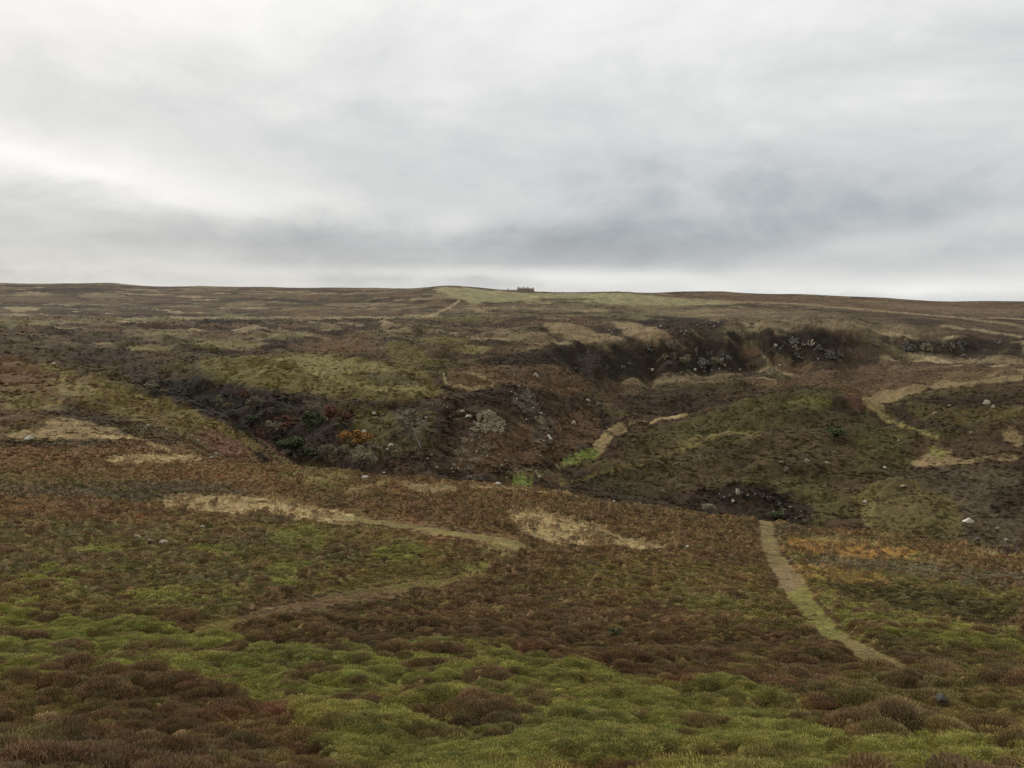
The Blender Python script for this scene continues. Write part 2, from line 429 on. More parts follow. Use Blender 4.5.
nE = nD * (1 - far) * .8 + far * (1 - up) * fbm(X / 8, Y / 6, 111, 5, .65) + up * fbm(X / 30, Y / 24, 113, 5, .65)
nE = nE + .5 * nB * (1 - far)
wa = (fbm(X / 9, Y / 9, 81, 4) * .5 + .5 * nA); wv = (nB * .6 + .6 * nD)
PATHS = np.zeros((NA, NV), np.int8)
def region(pts, rag=1.0, w0=None):
    """outline sighted on the land -> (slice, mask) on the grid, with a ragged natural edge"""
    q = []
    for (a, b) in zip(pts, pts[1:] + pts[:1]):
        n = max(1, int(math.hypot(b[0] - a[0], b[1] - a[1]) / 14))
        for k in range(n):
            h = hit(a[0] + (b[0] - a[0]) * k / n, a[1] + (b[1] - a[1]) * k / n)
            q.append((h[0], h[1]))
    q = np.array(q)
    pa, pv = .012, .05
    i0, i1 = np.searchsorted(az_g, q[:, 0].min() - pa), np.searchsorted(az_g, q[:, 0].max() + pa)
    j0, j1 = np.searchsorted(v_g, q[:, 1].min() - pv), np.searchsorted(v_g, q[:, 1].max() + pv)
    sl = (slice(i0, i1), slice(j0, j1))
    x = AZ[sl] + wa[sl] * .006 * rag
    # raggedness in distance follows how steeply the ground is seen
    y = VV[sl] + wv[sl] * .010 * rag
    ins = np.zeros(x.shape, bool)
    for (x1, y1), (x2, y2) in zip(q, np.roll(q, -1, 0)):
        if x1 == x2:
            continue
        c = ((x1 > x) != (x2 > x))
        ins ^= c & (y < (y2 - y1) * (x - x1) / (x2 - x1) + y1)
    m = ins.astype(np.float32)
    w0 = 2 + int(min(5, min(m.shape) / 18)) if w0 is None else w0
    for ax, w in ((0, w0), (1, w0), (0, w0), (1, w0)):
        k = 2 * w + 1
        c = np.cumsum(np.concatenate([np.repeat(np.take(m, [0], ax), w + 1, ax), m, np.repeat(np.take(m, [-1], ax), w, ax)], ax), ax)
        m = (np.take(c, range(k, c.shape[ax]), ax) - np.take(c, range(0, c.shape[ax] - k), ax)) / k
    e = nE[sl] * min(1.0, rag)
    m = sst(.30, .62, m + .42 * e * sst(.02, .3, m)) * (1 - .38 * sst(.1, .5, -nE[sl]) * min(1, rag))
    return sl, m
def patch(name, pts, k=1.0, rag=1.0, broken=0.0):
    sl, m = region(pts, rag)
    if broken > 0:
        m = m * sst(-.12, .12, nD[sl] * .6 + nB[sl] * .7 + .5 - broken)
    lay(m, name, sl, k)
def stroke(name, pts, k=1.0, rag=.5, broken=0.0, pid=0):
    """worn line of (x, y, width) sighted on the land"""
    l, r = [], []
    for i, p in enumerate(pts):
        a = pts[max(0, i - 1)]; b = pts[min(len(pts) - 1, i + 1)]
        dx, dy = b[0] - a[0], b[1] - a[1]; d = math.hypot(dx, dy)
        nx, ny = -dy / d * p[2] / 2, dx / d * p[2] / 2
        l.append((p[0] + nx, p[1] + ny)); r.append((p[0] - nx, p[1] - ny))
    sl, m = region(l + r[::-1], rag, 1 if min(p[2] for p in pts) < 5 else 2)
    if broken > 0:
        m = m * sst(-.12, .12, nD[sl] * .6 + nB[sl] * .7 + .5 - broken)
    lay(m, name, sl, k)
    if pid:
        PATHS[sl] = np.where(m > .45, pid, PATHS[sl])

# --- the moor plateau
patch('crestgrass', [(428, 290), (445, 287), (475, 289), (540, 293.5), (620, 293), (700, 299), (760, 304), (640, 306), (560, 301), (500, 302), (470, 303), (455, 297)], .9)
patch('crestgrass', [(545, 294), (620, 293.5), (660, 297), (600, 299)], .8)
patch('tan', [(500, 304), (600, 306), (700, 306), (800, 309), (880, 318), (940, 330), (1000, 343), (930, 338), (860, 330), (790, 328), (735, 322), (640, 316), (560, 313), (500, 311)], .55, 1.5, .3)
patch('heather', [(640, 296), (720, 293), (800, 296), (900, 301), (1023, 304), (1023, 318), (900, 314), (800, 306), (700, 301)], .7)
patch('moor', [(800, 308), (900, 312), (1023, 322), (1023, 350), (960, 338), (900, 325), (850, 318)], .6)
patch('tan', [(860, 300), (960, 307), (1023, 310), (1023, 316), (940, 312), (870, 305)], .5, 1.5, .3)
patch('straw', [(740, 322), (800, 326), (870, 333), (910, 343), (905, 348), (860, 338), (800, 331), (745, 329)], .7, 1, .2)
patch('tongue', [(540, 322), (575, 325), (625, 340), (630, 347), (600, 346), (565, 340), (548, 332)], .85, 1.8)
patch('tongue', [(612, 322), (640, 323), (665, 333), (682, 343), (676, 349), (648, 346), (625, 334)], .85, 1.8)
patch('dark', [(545, 312), (620, 314), (700, 318), (735, 326), (720, 332), (680, 338), (640, 322), (600, 320)], .85, 1.5, .05)
patch('peat', [(500, 312), (560, 316), (600, 322), (560, 322), (500, 330), (440, 330), (430, 318)], .6, 2, .1)
patch('dark', [(480, 360), (560, 347), (640, 348), (690, 345), (740, 336), (755, 358), (745, 372), (700, 374), (640, 380), (600, 384), (560, 384), (520, 378), (490, 372)], .9)  # shadowed step and escarpment faces from here on: shade painted in as dark cover
patch('dark', [(775, 333), (830, 333), (850, 340), (848, 357), (820, 362), (785, 362), (770, 350)], .9)
patch('dark', [(905, 338), (960, 338), (1023, 344), (1023, 356), (960, 355), (915, 355)], .75)
patch('dark', [(745, 336), (775, 334), (790, 355), (770, 366), (760, 350)], .8)
patch('vdark', [(545, 352), (600, 348), (650, 350), (700, 344), (742, 342), (752, 358), (735, 370), (680, 370), (600, 378), (540, 372), (500, 368)], .5, 2.5, .2)
patch('vdark', [(778, 337), (830, 336), (848, 344), (845, 356), (818, 360), (788, 360)], .5, 2.5, .15)
patch('vdark', [(868, 343), (885, 340), (960, 341), (1000, 346), (1000, 353), (915, 354), (880, 350)], .6, 2, .1)
stroke('tan', [(733, 325, 2.5), (745, 338, 2.5), (757, 350, 2.5), (768, 362, 3), (774, 370, 2.5)], .8, .5, .1)
stroke('tan', [(752, 326, 2), (762, 334, 2), (775, 345, 2), (780, 352, 2)], .6, .5, .2)
patch('tan', [(775, 354), (788, 356), (800, 364), (784, 366), (772, 362)], .6, 1.5, .15)
stroke('tan', [(445, 318, 3), (425, 316, 3), (412, 322, 3)], .7)
stroke('straw', [(460, 300, 2.5), (454, 305, 2.5), (440, 312, 2.5), (425, 318, 2.5)], .8)
stroke('tan', [(256, 328, 2), (285, 331, 2.5), (320, 337, 2), (345, 341, 1.6), (365, 346, 1.6)], .8, .6, .1)
stroke('tan', [(392, 331, 1.6), (386, 337, 2), (394, 343, 1.6), (380, 350, 1.6)], .7, .5, .1)
stroke('tan', [(440, 341, 1.4), (480, 339, 1.4), (520, 341, 1.4), (560, 347, 1.4)], .6, .6, .2)
stroke('straw', [(545, 330, 1.4), (543, 337, 1.6), (548, 344, 1.4)], .5, .5, .1)
stroke('khaki', [(330, 317, 2), (420, 318, 2), (520, 316, 2), (620, 315, 2), (700, 314, 1.6)], .6, .8, .15)
stroke('straw', [(640, 297, 1.6), (720, 301, 1.6), (800, 304, 2), (880, 311, 2), (960, 318, 2), (1023, 326, 2)], .55, 1, .2)
stroke('straw', [(940, 326, 2), (980, 331, 2.4), (1023, 337, 2.4)], .7, 1, .1)
stroke('khaki', [(0, 324, 7), (60, 322, 5), (120, 320, 3), (200, 318, 3), (256, 318, 3)], .8, 1, .1)
stroke('straw', [(100, 319, 1.6), (180, 318, 2), (256, 318, 1.6), (330, 318, 2), (430, 317, 1.6)], .6, 1, .2)
for (x, y, w, h, nm) in [(100, 296, 60, 5, 'tan'), (20, 309, 50, 4, 'straw'), (190, 297, 40, 3, 'straw'), (245, 305, 50, 4, 'tan'), (330, 328, 26, 7, 'tan'), (300, 334, 60, 4, 'khaki'),
                         (60, 341, 34, 5, 'tan'), (105, 346, 30, 5, 'tan'), (170, 333, 60, 7, 'khaki'), (230, 345, 90, 8, 'khaki'), (215, 322, 60, 6, 'dark'), (100, 329, 50, 7, 'heather'),
                         (60, 290, 120, 3, 'dark'), (360, 305, 120, 3, 'tan'), (395, 295, 60, 4, 'heather'), (335, 313, 180, 6, 'heather'), (450, 340, 80, 6, 'olive'), (470, 350, 60, 8, 'khaki'),
                         (530, 335, 60, 5, 'tan'), (470, 320, 100, 5, 'olive'), (30, 300, 110, 6, 'heather'), (345, 346, 80, 12, 'heather'), (390, 340, 30, 4, 'dark'), (520, 306, 120, 3, 'heather'),
                         (560, 309, 90, 4, 'tan'), (150, 349, 60, 4, 'khaki'), (210, 352, 70, 5, 'dark'), (110, 302, 120, 3, 'heather'), (270, 296, 160, 3, 'heather'), (400, 331, 60, 4, 'khaki'), (560, 300, 90, 2.5, 'dark'), (620, 318, 100, 3, 'khaki')]:
    patch(nm, [(x - w / 2, y), (x - w / 4, y - h * .45), (x + w / 5, y - h / 2), (x + w / 2, y - h * .1), (x + w / 4, y + h / 2), (x - w / 5, y + h * .4)], .8, 1.6)
stroke('dark', [(545, 349, 6), (610, 345, 7), (690, 339, 7), (760, 335, 6), (850, 337, 6), (900, 342, 6), (960, 342, 6), (1023, 347, 6)], .7, 1.5, .12)
# benches above the ravine
patch('olive', [(200, 358), (280, 356), (330, 352), (430, 375), (445, 395), (400, 402), (330, 396), (250, 388), (200, 372)], .75, 1.5)
patch('khaki', [(288, 357), (330, 356), (385, 366), (425, 388), (430, 396), (380, 392), (330, 380), (296, 366)], .75, 1.5, .05)
patch('dark', [(0, 335), (60, 338), (130, 352), (150, 366), (128, 376), (90, 366), (50, 355), (0, 344)], .45, 2, .15)
patch('olive', [(380, 345), (420, 345), (440, 362), (400, 368)], .6)
patch('dark', [(258, 345), (285, 344), (292, 350), (268, 354)], .8)
patch('heather', [(280, 350), (340, 340), (360, 350), (330, 354)], .7)
patch('dark', [(350, 372), (400, 372), (435, 384), (410, 388), (370, 384)], .55)
patch('heather', [(446, 372), (480, 366), (560, 366), (600, 388), (570, 396), (500, 392), (455, 388)], .6)
stroke('tan', [(443, 373, 2), (445, 380, 3), (452, 387, 3.5), (470, 390, 3.5), (490, 388, 4), (494, 383, 3), (480, 377, 2), (466, 372, 2)], .85, .3)
stroke('khaki', [(256, 378, 3), (275, 366, 3), (290, 358, 3)], .8)
# ravine: shade of its walls painted in as dark ground, among heather and peat
patch('dark', [(128, 376), (200, 380), (260, 392), (325, 400), (380, 408), (440, 404), (505, 384), (560, 396), (600, 400), (612, 425), (590, 452), (560, 468), (530, 470), (500, 484), (430, 478), (350, 470), (290, 460),
               (240, 430), (190, 405), (140, 386)], .92, 1.2)
patch('vdark', [(150, 380), (210, 383), (250, 392), (240, 420), (200, 405), (160, 392)], .9)
patch('vdark', [(430, 424), (470, 424), (475, 436), (430, 434)], .7)
patch('vdark', [(500, 370), (560, 374), (600, 386), (640, 388), (600, 392), (540, 384), (500, 380)], .3)
patch('heather', [(455, 440), (500, 432), (560, 415), (600, 410), (600, 435), (560, 460), (500, 470), (455, 465)], .55, 2, .15)
patch('olive', [(350, 415), (385, 412), (400, 425), (380, 445), (355, 440)], .5, 1, .1)
patch('peat', [(290, 440), (300, 398), (380, 410), (440, 408), (500, 392), (560, 400), (600, 404), (600, 440), (560, 465), (500, 480), (430, 474), (350, 466), (300, 460)], .5, 3, .5)
patch('hillolive', [(330, 404), (400, 410), (440, 412), (430, 440), (380, 460), (340, 450)], .6, 3, .4)
patch('vdark', [(138, 384), (200, 386), (300, 402), (335, 425), (330, 455), (300, 462), (270, 446), (235, 428), (200, 411), (160, 394)], .65, 2.5, .12)
stroke('scree', [(520, 392, 18), (530, 410, 24), (545, 430, 26), (540, 446, 18)], .5, 1, .42)
stroke('scree', [(400, 412, 18), (425, 430, 16)], .5, 1, .4)
stroke('scree', [(460, 440, 26), (480, 460, 34)], .5, 1, .45)
# stream and its grass
stroke('tan', [(595, 452, 13), (606, 440, 12), (616, 430, 12), (626, 426, 9)], .95)
stroke('straw', [(628, 425, 3), (655, 421, 2.5), (688, 415, 2.5)], .9, .2)
stroke('lime', [(563, 464, 6), (580, 458, 9), (600, 452, 7)], .75, 1.5, .2)
stroke('khaki', [(556, 467, 4), (572, 464, 4), (590, 458, 3)], .5, 1.5, .2)
stroke('lime', [(512, 482, 7), (522, 480, 10), (536, 480, 6)], .8, 1.5, .15)
stroke('khaki', [(505, 478, 5), (520, 472, 4), (545, 476, 5)], .5, 1.5, .3)
# mid hill: crest lines lightened and shaded flanks darkened in the colour itself
patch('hillolive', [(600, 470), (640, 440), (700, 425), (760, 395), (830, 386), (855, 400), (900, 440), (920, 462), (880, 490), (850, 520), (780, 485), (700, 485), (640, 500), (580, 488)], .6, 2)
patch('dark', [(625, 420), (700, 412), (760, 385), (850, 372), (900, 372), (862, 396), (790, 380), (720, 400), (660, 415), (640, 425)], .55, 1.5)
patch('moor', [(600, 460), (700, 440), (850, 420), (860, 470), (760, 480), (640, 490)], .5, 2, .1)
patch('dark', [(640, 386), (740, 382), (780, 376), (760, 392), (700, 404), (640, 404)], .5)
patch('dark', [(800, 400), (850, 396), (870, 415), (855, 418), (820, 408)], .75)  # right flank of the hill, its shade put into the colour
patch('bracken', [(835, 388), (850, 392), (872, 412), (862, 412), (845, 402)], .5)  # dark-red shade of the same flank, laid on in bracken colour
patch('green', [(780, 402), (815, 396), (835, 402), (810, 410), (785, 412)], .45, 2)
patch('khaki', [(675, 445), (705, 436), (760, 432), (765, 440), (720, 448), (680, 452)], .45, 2, .1)
stroke('tan', [(680, 455, 1.5), (703, 440, 2), (730, 432, 1.5)], .6)
patch('dark', [(684, 500), (700, 490), (735, 484), (780, 490), (812, 505), (824, 524), (780, 522), (720, 519), (690, 514)], .95, 3)
patch('vdark', [(700, 494), (735, 487), (775, 493), (806, 510), (815, 522), (780, 520), (760, 500), (715, 506)], .8, 3, .15)
patch('dark', [(560, 478), (600, 470), (660, 482), (684, 500), (690, 516), (640, 508), (590, 496)], .5, 2, .15)
stroke('olive', [(560, 486, 2.5), (600, 474, 2.5), (645, 462, 3), (700, 443, 3), (735, 433, 2.5), (765, 431, 2)], .6, .6, .15)
stroke('olive', [(640, 474, 2), (690, 460, 2), (720, 448, 2), (745, 438, 2)], .5, .6, .15)
patch('dark', [(700, 440), (740, 436), (760, 446), (750, 466), (720, 462), (700, 450)], .45, 3, .1)  # shading under the crest line, laid on as dark colour
patch('hillolive', [(845, 425), (870, 420), (900, 440), (905, 455), (870, 455), (850, 440)], .5, 2)
patch('dark', [(770, 410), (800, 404), (850, 412), (880, 432), (860, 440), (810, 428)], .45, 2.5, .15)
patch('dark', [(770, 458), (800, 452), (830, 462), (815, 476), (780, 474)], .5, 2.5, .1)
patch('peat', [(835, 480), (880, 478), (900, 500), (860, 512), (835, 500)], .5, 2.5, .1)
# tracks and flats on the right
stroke('tan', [(862, 402, 9), (880, 398, 12), (905, 392, 9), (935, 386, 6), (975, 383, 4), (1023, 378, 6)], .95, .5, pid=3)
stroke('tan', [(866, 403, 6), (884, 410, 10)], .95)
stroke('khaki', [(878, 410, 8), (892, 420, 9), (905, 427, 7)], .85)
stroke('khaki', [(905, 427, 3), (925, 434, 3), (945, 441, 2)], .8)
patch('pinktan', [(908, 463), (925, 452), (945, 450), (960, 459), (1023, 456), (1023, 461), (960, 463), (930, 470)], .95)
patch('fieldgreen', [(925, 446), (935, 447), (948, 456), (940, 461), (930, 455)], .75)
patch('tan', [(998, 434), (1010, 430), (1023, 434), (1023, 448), (1010, 444)], .9)
stroke('tan', [(960, 362, 3), (990, 361, 4), (1023, 365, 5)], .95)
stroke('tan', [(642, 385, 3), (670, 380, 3.5), (700, 377.5, 3), (742, 375, 3)], .85, .6, .05)
patch('tan', [(878, 358), (890, 351), (905, 352), (925, 357), (930, 361), (900, 361), (850, 364), (818, 366), (850, 360)], .85)
patch('dark', [(868, 412), (905, 400), (960, 394), (1023, 388), (1023, 402), (980, 410), (1000, 420), (960, 435), (910, 425), (885, 418)], .6, 1.5)
patch('heather', [(740, 384), (800, 376), (900, 362), (1000, 370), (1023, 374), (930, 384), (880, 392), (855, 396), (820, 386)], .6, 1.5)
patch('olive', [(900, 400), (960, 410), (1023, 405), (1023, 416), (960, 425), (910, 415)], .4, 2, .2)
patch('grey', [(880, 475), (950, 468), (1023, 470), (1023, 540), (950, 540), (870, 525)], .6, 2)
patch('dark', [(985, 500), (1023, 480), (1023, 515), (1000, 520)], .7)
patch('olive', [(850, 490), (900, 480), (960, 500), (960, 540), (870, 530)], .5, 2)
patch('khaki', [(862, 503), (876, 505), (872, 530), (862, 525)], .6)
patch('purple', [(995, 540), (1023, 536), (1023, 554), (1000, 552), (975, 549)], .5)
# spur on the left
patch('heather', [(-60, 354), (0, 354), (50, 364), (90, 375), (128, 387), (165, 400), (200, 415), (235, 432), (265, 448), (290, 464), (200, 463), (0, 458), (-60, 458)], .65, 1)
patch('rust', [(0, 440), (120, 446), (210, 456), (260, 466), (0, 462)], .5, 3, .1)
patch('olive', [(0, 385), (60, 384), (130, 400), (160, 415), (100, 412), (0, 400)], .4, 3, .2)
patch('olive', [(60, 376), (100, 380), (150, 396), (200, 416), (240, 434), (250, 444), (215, 428), (150, 406), (90, 388)], .6, 1.5, .05)
patch('heather', [(0, 358), (60, 372), (110, 380), (90, 392), (40, 392), (0, 385)], .7, 1.5)
patch('khaki', [(45, 382), (70, 380), (105, 393), (102, 402), (60, 395)], .7, 1.5)
patch('dark', [(30, 410), (90, 405), (130, 420), (180, 430), (200, 445), (150, 445), (90, 425), (50, 415)], .65, 1)
patch('olive', [(60, 396), (130, 402), (200, 418), (225, 432), (180, 436), (140, 422), (80, 408)], .6, 1.5)
patch('khaki', [(0, 395), (40, 400), (90, 405), (60, 412), (0, 410)], .5, 1.5)
patch('straw', [(48, 418), (75, 418), (120, 432), (130, 440), (60, 441), (0, 441), (0, 435), (45, 430)], .5, 2.5, .12)
patch('dark', [(0, 441), (100, 443), (125, 446), (60, 449), (0, 449)], .8)
stroke('straw', [(96, 437, 4), (125, 439, 4), (150, 445, 4), (170, 453, 3)], .9)
patch('bracken', [(203, 430), (218, 430), (245, 440), (258, 452), (245, 462), (220, 456), (205, 446)], .8, 2.5, .12)
patch('vdark', [(212, 424), (240, 432), (268, 448), (276, 462), (262, 466), (250, 448), (225, 434)], .85)  # shaded side of the little gully, painted dark
patch('bracken', [(240, 422), (262, 436), (288, 458), (298, 468), (270, 466), (262, 444)], .6, 2, .15)
patch('olive', [(170, 405), (200, 414), (235, 430), (240, 434), (200, 424), (170, 412)], .7)
stroke('olive', [(40, 366, 5), (90, 379, 6), (128, 391, 6), (165, 404, 7), (200, 419, 8), (235, 437, 8), (262, 451, 6)], .85, 1.2, .08)
stroke('hillolive', [(262, 451, 5), (280, 461, 4)], .7)
# near slope patches
patch('rust', [(0, 458), (100, 452), (200, 462), (290, 468), (430, 481), (300, 500), (150, 500), (0, 480)], .45, 2.5, .1)
patch('straw', [(100, 459), (150, 457), (200, 457), (206, 463), (150, 467), (104, 465)], .9)
patch('olive', [(275, 476), (330, 471), (362, 475), (350, 490), (310, 494), (280, 486)], .8)
patch('khaki', [(290, 476), (330, 474), (352, 480), (330, 487), (300, 486)], .7)
stroke('straw', [(200, 487, 2), (260, 482, 2)], .5)
stroke('khaki', [(320, 499, 3), (360, 491, 3), (390, 484, 3)], .8)
patch('tan', [(392, 484), (420, 486), (458, 488), (462, 494), (430, 496), (405, 490)], .95)
stroke('straw', [(470, 489, 2), (520, 492, 2.5), (560, 497, 2.5), (610, 503, 2)], .6)
patch('rust', [(0, 500), (120, 505), (190, 518), (180, 530), (60, 528), (0, 528)], .6, 2.5, .05)
patch('grey', [(0, 480), (120, 482), (230, 488), (260, 498), (170, 500), (60, 502), (0, 500)], .7, 2.5, .1)
patch('olive', [(0, 476), (80, 474), (150, 484), (90, 490), (0, 488)], .5, 2.5, .1)
patch('straw', [(146, 508), (170, 498), (200, 498), (262, 500), (330, 512), (358, 520), (352, 530), (320, 528), (262, 518), (200, 514)], .85, 1.2, .05)
patch('olive', [(0, 525), (180, 528), (330, 528), (400, 540), (470, 560), (440, 585), (300, 600), (200, 625), (0, 640)], .85, 2)
patch('grey', [(0, 528), (150, 528), (240, 535), (330, 545), (380, 560), (330, 575), (240, 590), (100, 600), (0, 580)], .5, 3, .4)
for (x, y, w, h) in [(300, 545, 70, 22), (215, 557, 60, 12), (100, 556, 60, 12), (60, 585, 90, 20), (300, 575, 70, 16), (400, 560, 70, 14), (180, 605, 120, 16), (20, 620, 60, 14), (270, 590, 60, 14)]:
    patch('green', [(x - w / 2, y), (x - w / 4, y - h * .45), (x + w / 5, y - h / 2), (x + w / 2, y - h * .1), (x + w / 4, y + h / 2), (x - w / 5, y + h * .4)], .8, 2.5, .12)
patch('rust', [(350, 505), (420, 503), (500, 515), (540, 545), (500, 540), (400, 524)], .8, 2)
patch('heather', [(355, 505), (500, 496), (640, 518), (765, 540), (800, 640), (720, 620), (600, 600), (500, 590), (530, 555), (430, 525)], .75, 2)
stroke('khaki', [(345, 521, 5), (400, 528, 5), (450, 535, 5), (495, 542, 6), (520, 549, 9)], .75, 1, .1, pid=2)
patch('khaki', [(495, 545), (520, 545), (530, 552), (510, 562), (490, 564), (478, 556)], .85, 1.5)
patch('fieldgreen', [(455, 562), (482, 560), (486, 575), (470, 587), (452, 582), (460, 572)], .9, 1.5)
stroke('olive', [(455, 585, 7), (400, 592, 9), (350, 600, 10), (300, 612, 10), (240, 628, 10), (190, 640, 8)], .9, 1.5, .0, pid=2)
patch('straw', [(505, 516), (530, 513), (560, 518), (600, 531), (640, 545), (678, 550), (640, 554), (590, 552), (555, 548), (520, 536)], 1, .6, .0)
patch('olive', [(540, 575), (600, 566), (700, 575), (760, 600), (700, 618), (620, 600), (560, 590)], .6, 3, .2)
patch('green', [(680, 600), (740, 600), (810, 628), (800, 640), (740, 632), (690, 615)], .5, 2.5, .15)
patch('olive', [(590, 565), (660, 560), (760, 575), (800, 620), (760, 640), (700, 620), (600, 590)], .6, 3, .15)
patch('heather', [(250, 605), (330, 600), (450, 590), (560, 600), (640, 620), (760, 670), (900, 690), (920, 720), (800, 712), (700, 695), (560, 662), (440, 640), (330, 640), (240, 640)], .9, 2, .05)
patch('green', [(-130, 612), (100, 630), (240, 650), (260, 700), (120, 705), (-130, 720)], .95, 2.5, .06)
patch('green', [(250, 660), (400, 655), (460, 650), (540, 668), (640, 690), (760, 715), (900, 745), (1030, 780), (1150, 800), (1150, 1000), (300, 1000), (335, 775), (280, 725), (200, 705)], .9, 2.5, .06)
patch('heather', [(-130, 738), (40, 732), (90, 716), (140, 726), (210, 742), (270, 758), (300, 790), (270, 1000), (-130, 1000)], .95, 3, .04)
patch('olive', [(880, 690), (1150, 690), (1150, 800), (900, 745), (800, 715)], .7, 3)
# right of the footpath
patch('green', [(775, 540), (900, 550), (1023, 590), (1023, 690), (930, 670), (860, 650), (820, 600)], .6, 2.5, .1)
patch('orange', [(780, 545), (810, 541), (860, 545), (918, 554), (910, 563), (850, 563), (798, 557)], .95, .8)
patch('khaki', [(785, 540), (840, 538), (900, 548), (880, 550), (810, 543)], .7, 1.2)
patch('purple', [(798, 562), (850, 562), (930, 568), (1023, 582), (1023, 598), (960, 590), (880, 578), (810, 570)], .5, 2.5, .15)
patch('orange', [(785, 568), (830, 572), (880, 582), (900, 590), (850, 590), (800, 582)], .5, 1.5, .1)
patch('dark', [(822, 590), (860, 587), (940, 596), (1023, 606), (1023, 628), (990, 636), (930, 620), (890, 616), (845, 605)], .7, 1.5, .05)
patch('heather', [(900, 560), (960, 558), (1023, 566), (1023, 580), (950, 570)], .7, 1.5)
patch('straw', [(958, 548), (985, 552), (1015, 560), (990, 560)], .8)
patch('green', [(820, 608), (900, 622), (1000, 642), (1023, 650), (1023, 670), (930, 655), (860, 640)], .65, 2)
patch('heather', [(860, 645), (920, 650), (960, 662), (1023, 675), (1023, 700), (960, 685), (900, 670)], .6, 2, .15)
# the footpath itself
stroke('path', [(764, 523, 11), (766, 540, 13), (772, 556, 15), (783, 575, 19), (795, 592, 22)], .9, 1.3, .06, pid=1)
stroke('pinktan', [(778, 568, 18), (790, 585, 22), (797, 597, 22)], .9, 1.5, .1)
stroke('fieldgreen', [(795, 592, 22), (806, 612, 24), (822, 632, 24), (840, 648, 16)], .85, 1.5, .1, pid=1)
stroke('path', [(836, 645, 16), (862, 660, 18), (885, 671, 18), (908, 684, 14), (925, 694, 8)], .9, 1.4, .06, pid=1)
print('cover', round(time.time() - T0, 1))

# bushes of heather standing in the green ground, moss showing between heather
jn = int(np.searchsorted(v_g, math.log(330)))
sn = (slice(None), slice(0, jn))
c1, rid = cells(X[sn] / .66 + .35 * nD[sn], Y[sn] / .6, 5)
c2, rid2 = cells(X[sn] / 1.5 + .35 * nD[sn], Y[sn] / 1.15 + .2 * nB[sn], 9)
nokeep = (PATHS[sn] > 0)
den1 = sst(-.35, .45, nB[sn])                      # drifts of bushes
m = (rid2 > .97 - .27 * den1) * sst(.62, .42, c2) * (Gg[sn] > .3) * ~nokeep
lay(m, 'heather', sn, .92)
m = (rid > .95 - .22 * den1) * sst(.52, .36, c1) * (Gg[sn] > .3) * ~nokeep
lay(m, 'heather', sn, .7)
m = sst(.36, .60, c2 + .12 * nD[sn]) * (rid2 < .8) * (Hh[sn] > .5) * ~nokeep * sst(-.5, .3, -nB[sn])
lay(m, 'olive', sn, .8)
m = (rid < .13) * sst(.5, .35, c1) * (Hh[sn] > .5) * ~nokeep
lay(m, 'straw', sn, .35)
# ------------------------------------------------------------------ relief of the plant cover and rock
Z = Tt * RR
pathm = (PATHS > 0).astype(np.float32)
dome = np.sqrt(np.clip(1 - (c1 / (.50 + .22 * rid)) ** 2, 0, 1)) * (.45 + .55 * rid)
dome2 = np.sqrt(np.clip(1 - (c2 / (.54 + .22 * rid2)) ** 2, 0, 1)) * (.35 + .65 * rid2)
ang = R(-27)
xr = X[sn] * math.cos(ang) + Y[sn] * math.sin(ang); yr = -X[sn] * math.sin(ang) + Y[sn] * math.cos(ang)
hum = np.abs(perlin(xr / 5.5, yr / 1.9, 91)) ** .55 * 1.05 + np.abs(perlin(xr / 1.5, yr / .8, 93)) ** .7 * .30
pb = pathm[sn]
for ax, w in ((0, 6), (1, 16), (0, 6), (1, 16)):
    k = 2 * w + 1
    c = np.cumsum(np.concatenate([np.repeat(np.take(pb, [0], ax), w + 1, ax), pb, np.repeat(np.take(pb, [-1], ax), w, ax)], ax), ax)
    pb = (np.take(c, range(k, c.shape[ax]), ax) - np.take(c, range(0, c.shape[ax] - k), ax)) / k
keep = 1 - .95 * sst(.02, .35, pb)
scale_up = 1 + .7 * sst(4.0, 5.0, VV[sn])
Z[sn] += (Hh[sn] * (dome * (.26 + .28 * den1) + dome2 * (.18 + .42 * den1)) * scale_up + Gg[sn] * hum * .85 * scale_up) * keep * sst(.8, 1.7, VV[sn]) * (.35 + .65 * sst(1.9, 3.1, VV[sn]))
fine = perlin(X[sn] / .32, Y[sn] / .32, 201) + .6 * perlin(X[sn] / .15, Y[sn] / .15, 202)
Z[sn] += fine * .07 * keep * sst(1.5, 2.4, VV[sn]) * (.5 + Hh[sn])
Z[sn] += (1 - keep) * .30
LIFT = np.full((NA, NV), .5, np.float32)
LIFT[sn] = (.35 + .65 * keep) * np.clip(Hh[sn] * (dome * .6 + dome2 * .6) + Gg[sn] * hum * .8, 0, 1)
Z[sn] += nD[sn] * .05
# coarse tussock relief farther away, rocky steps on the steep ground
sf = (slice(None), slice(jn - 40, NV))
c3, r3 = cells(X[sf] / 3.2, Y[sf] / 3.2, 13)
Z[sf] += np.sqrt(np.clip(1 - (c3 / .6) ** 2, 0, 1)) * (.3 + .7 * r3) * .9 * sst(5.75, 6.0, VV[sf]) * (1 - sst(7.2, 7.5, VV[sf]))
print('relief', round(time.time() - T0, 1))

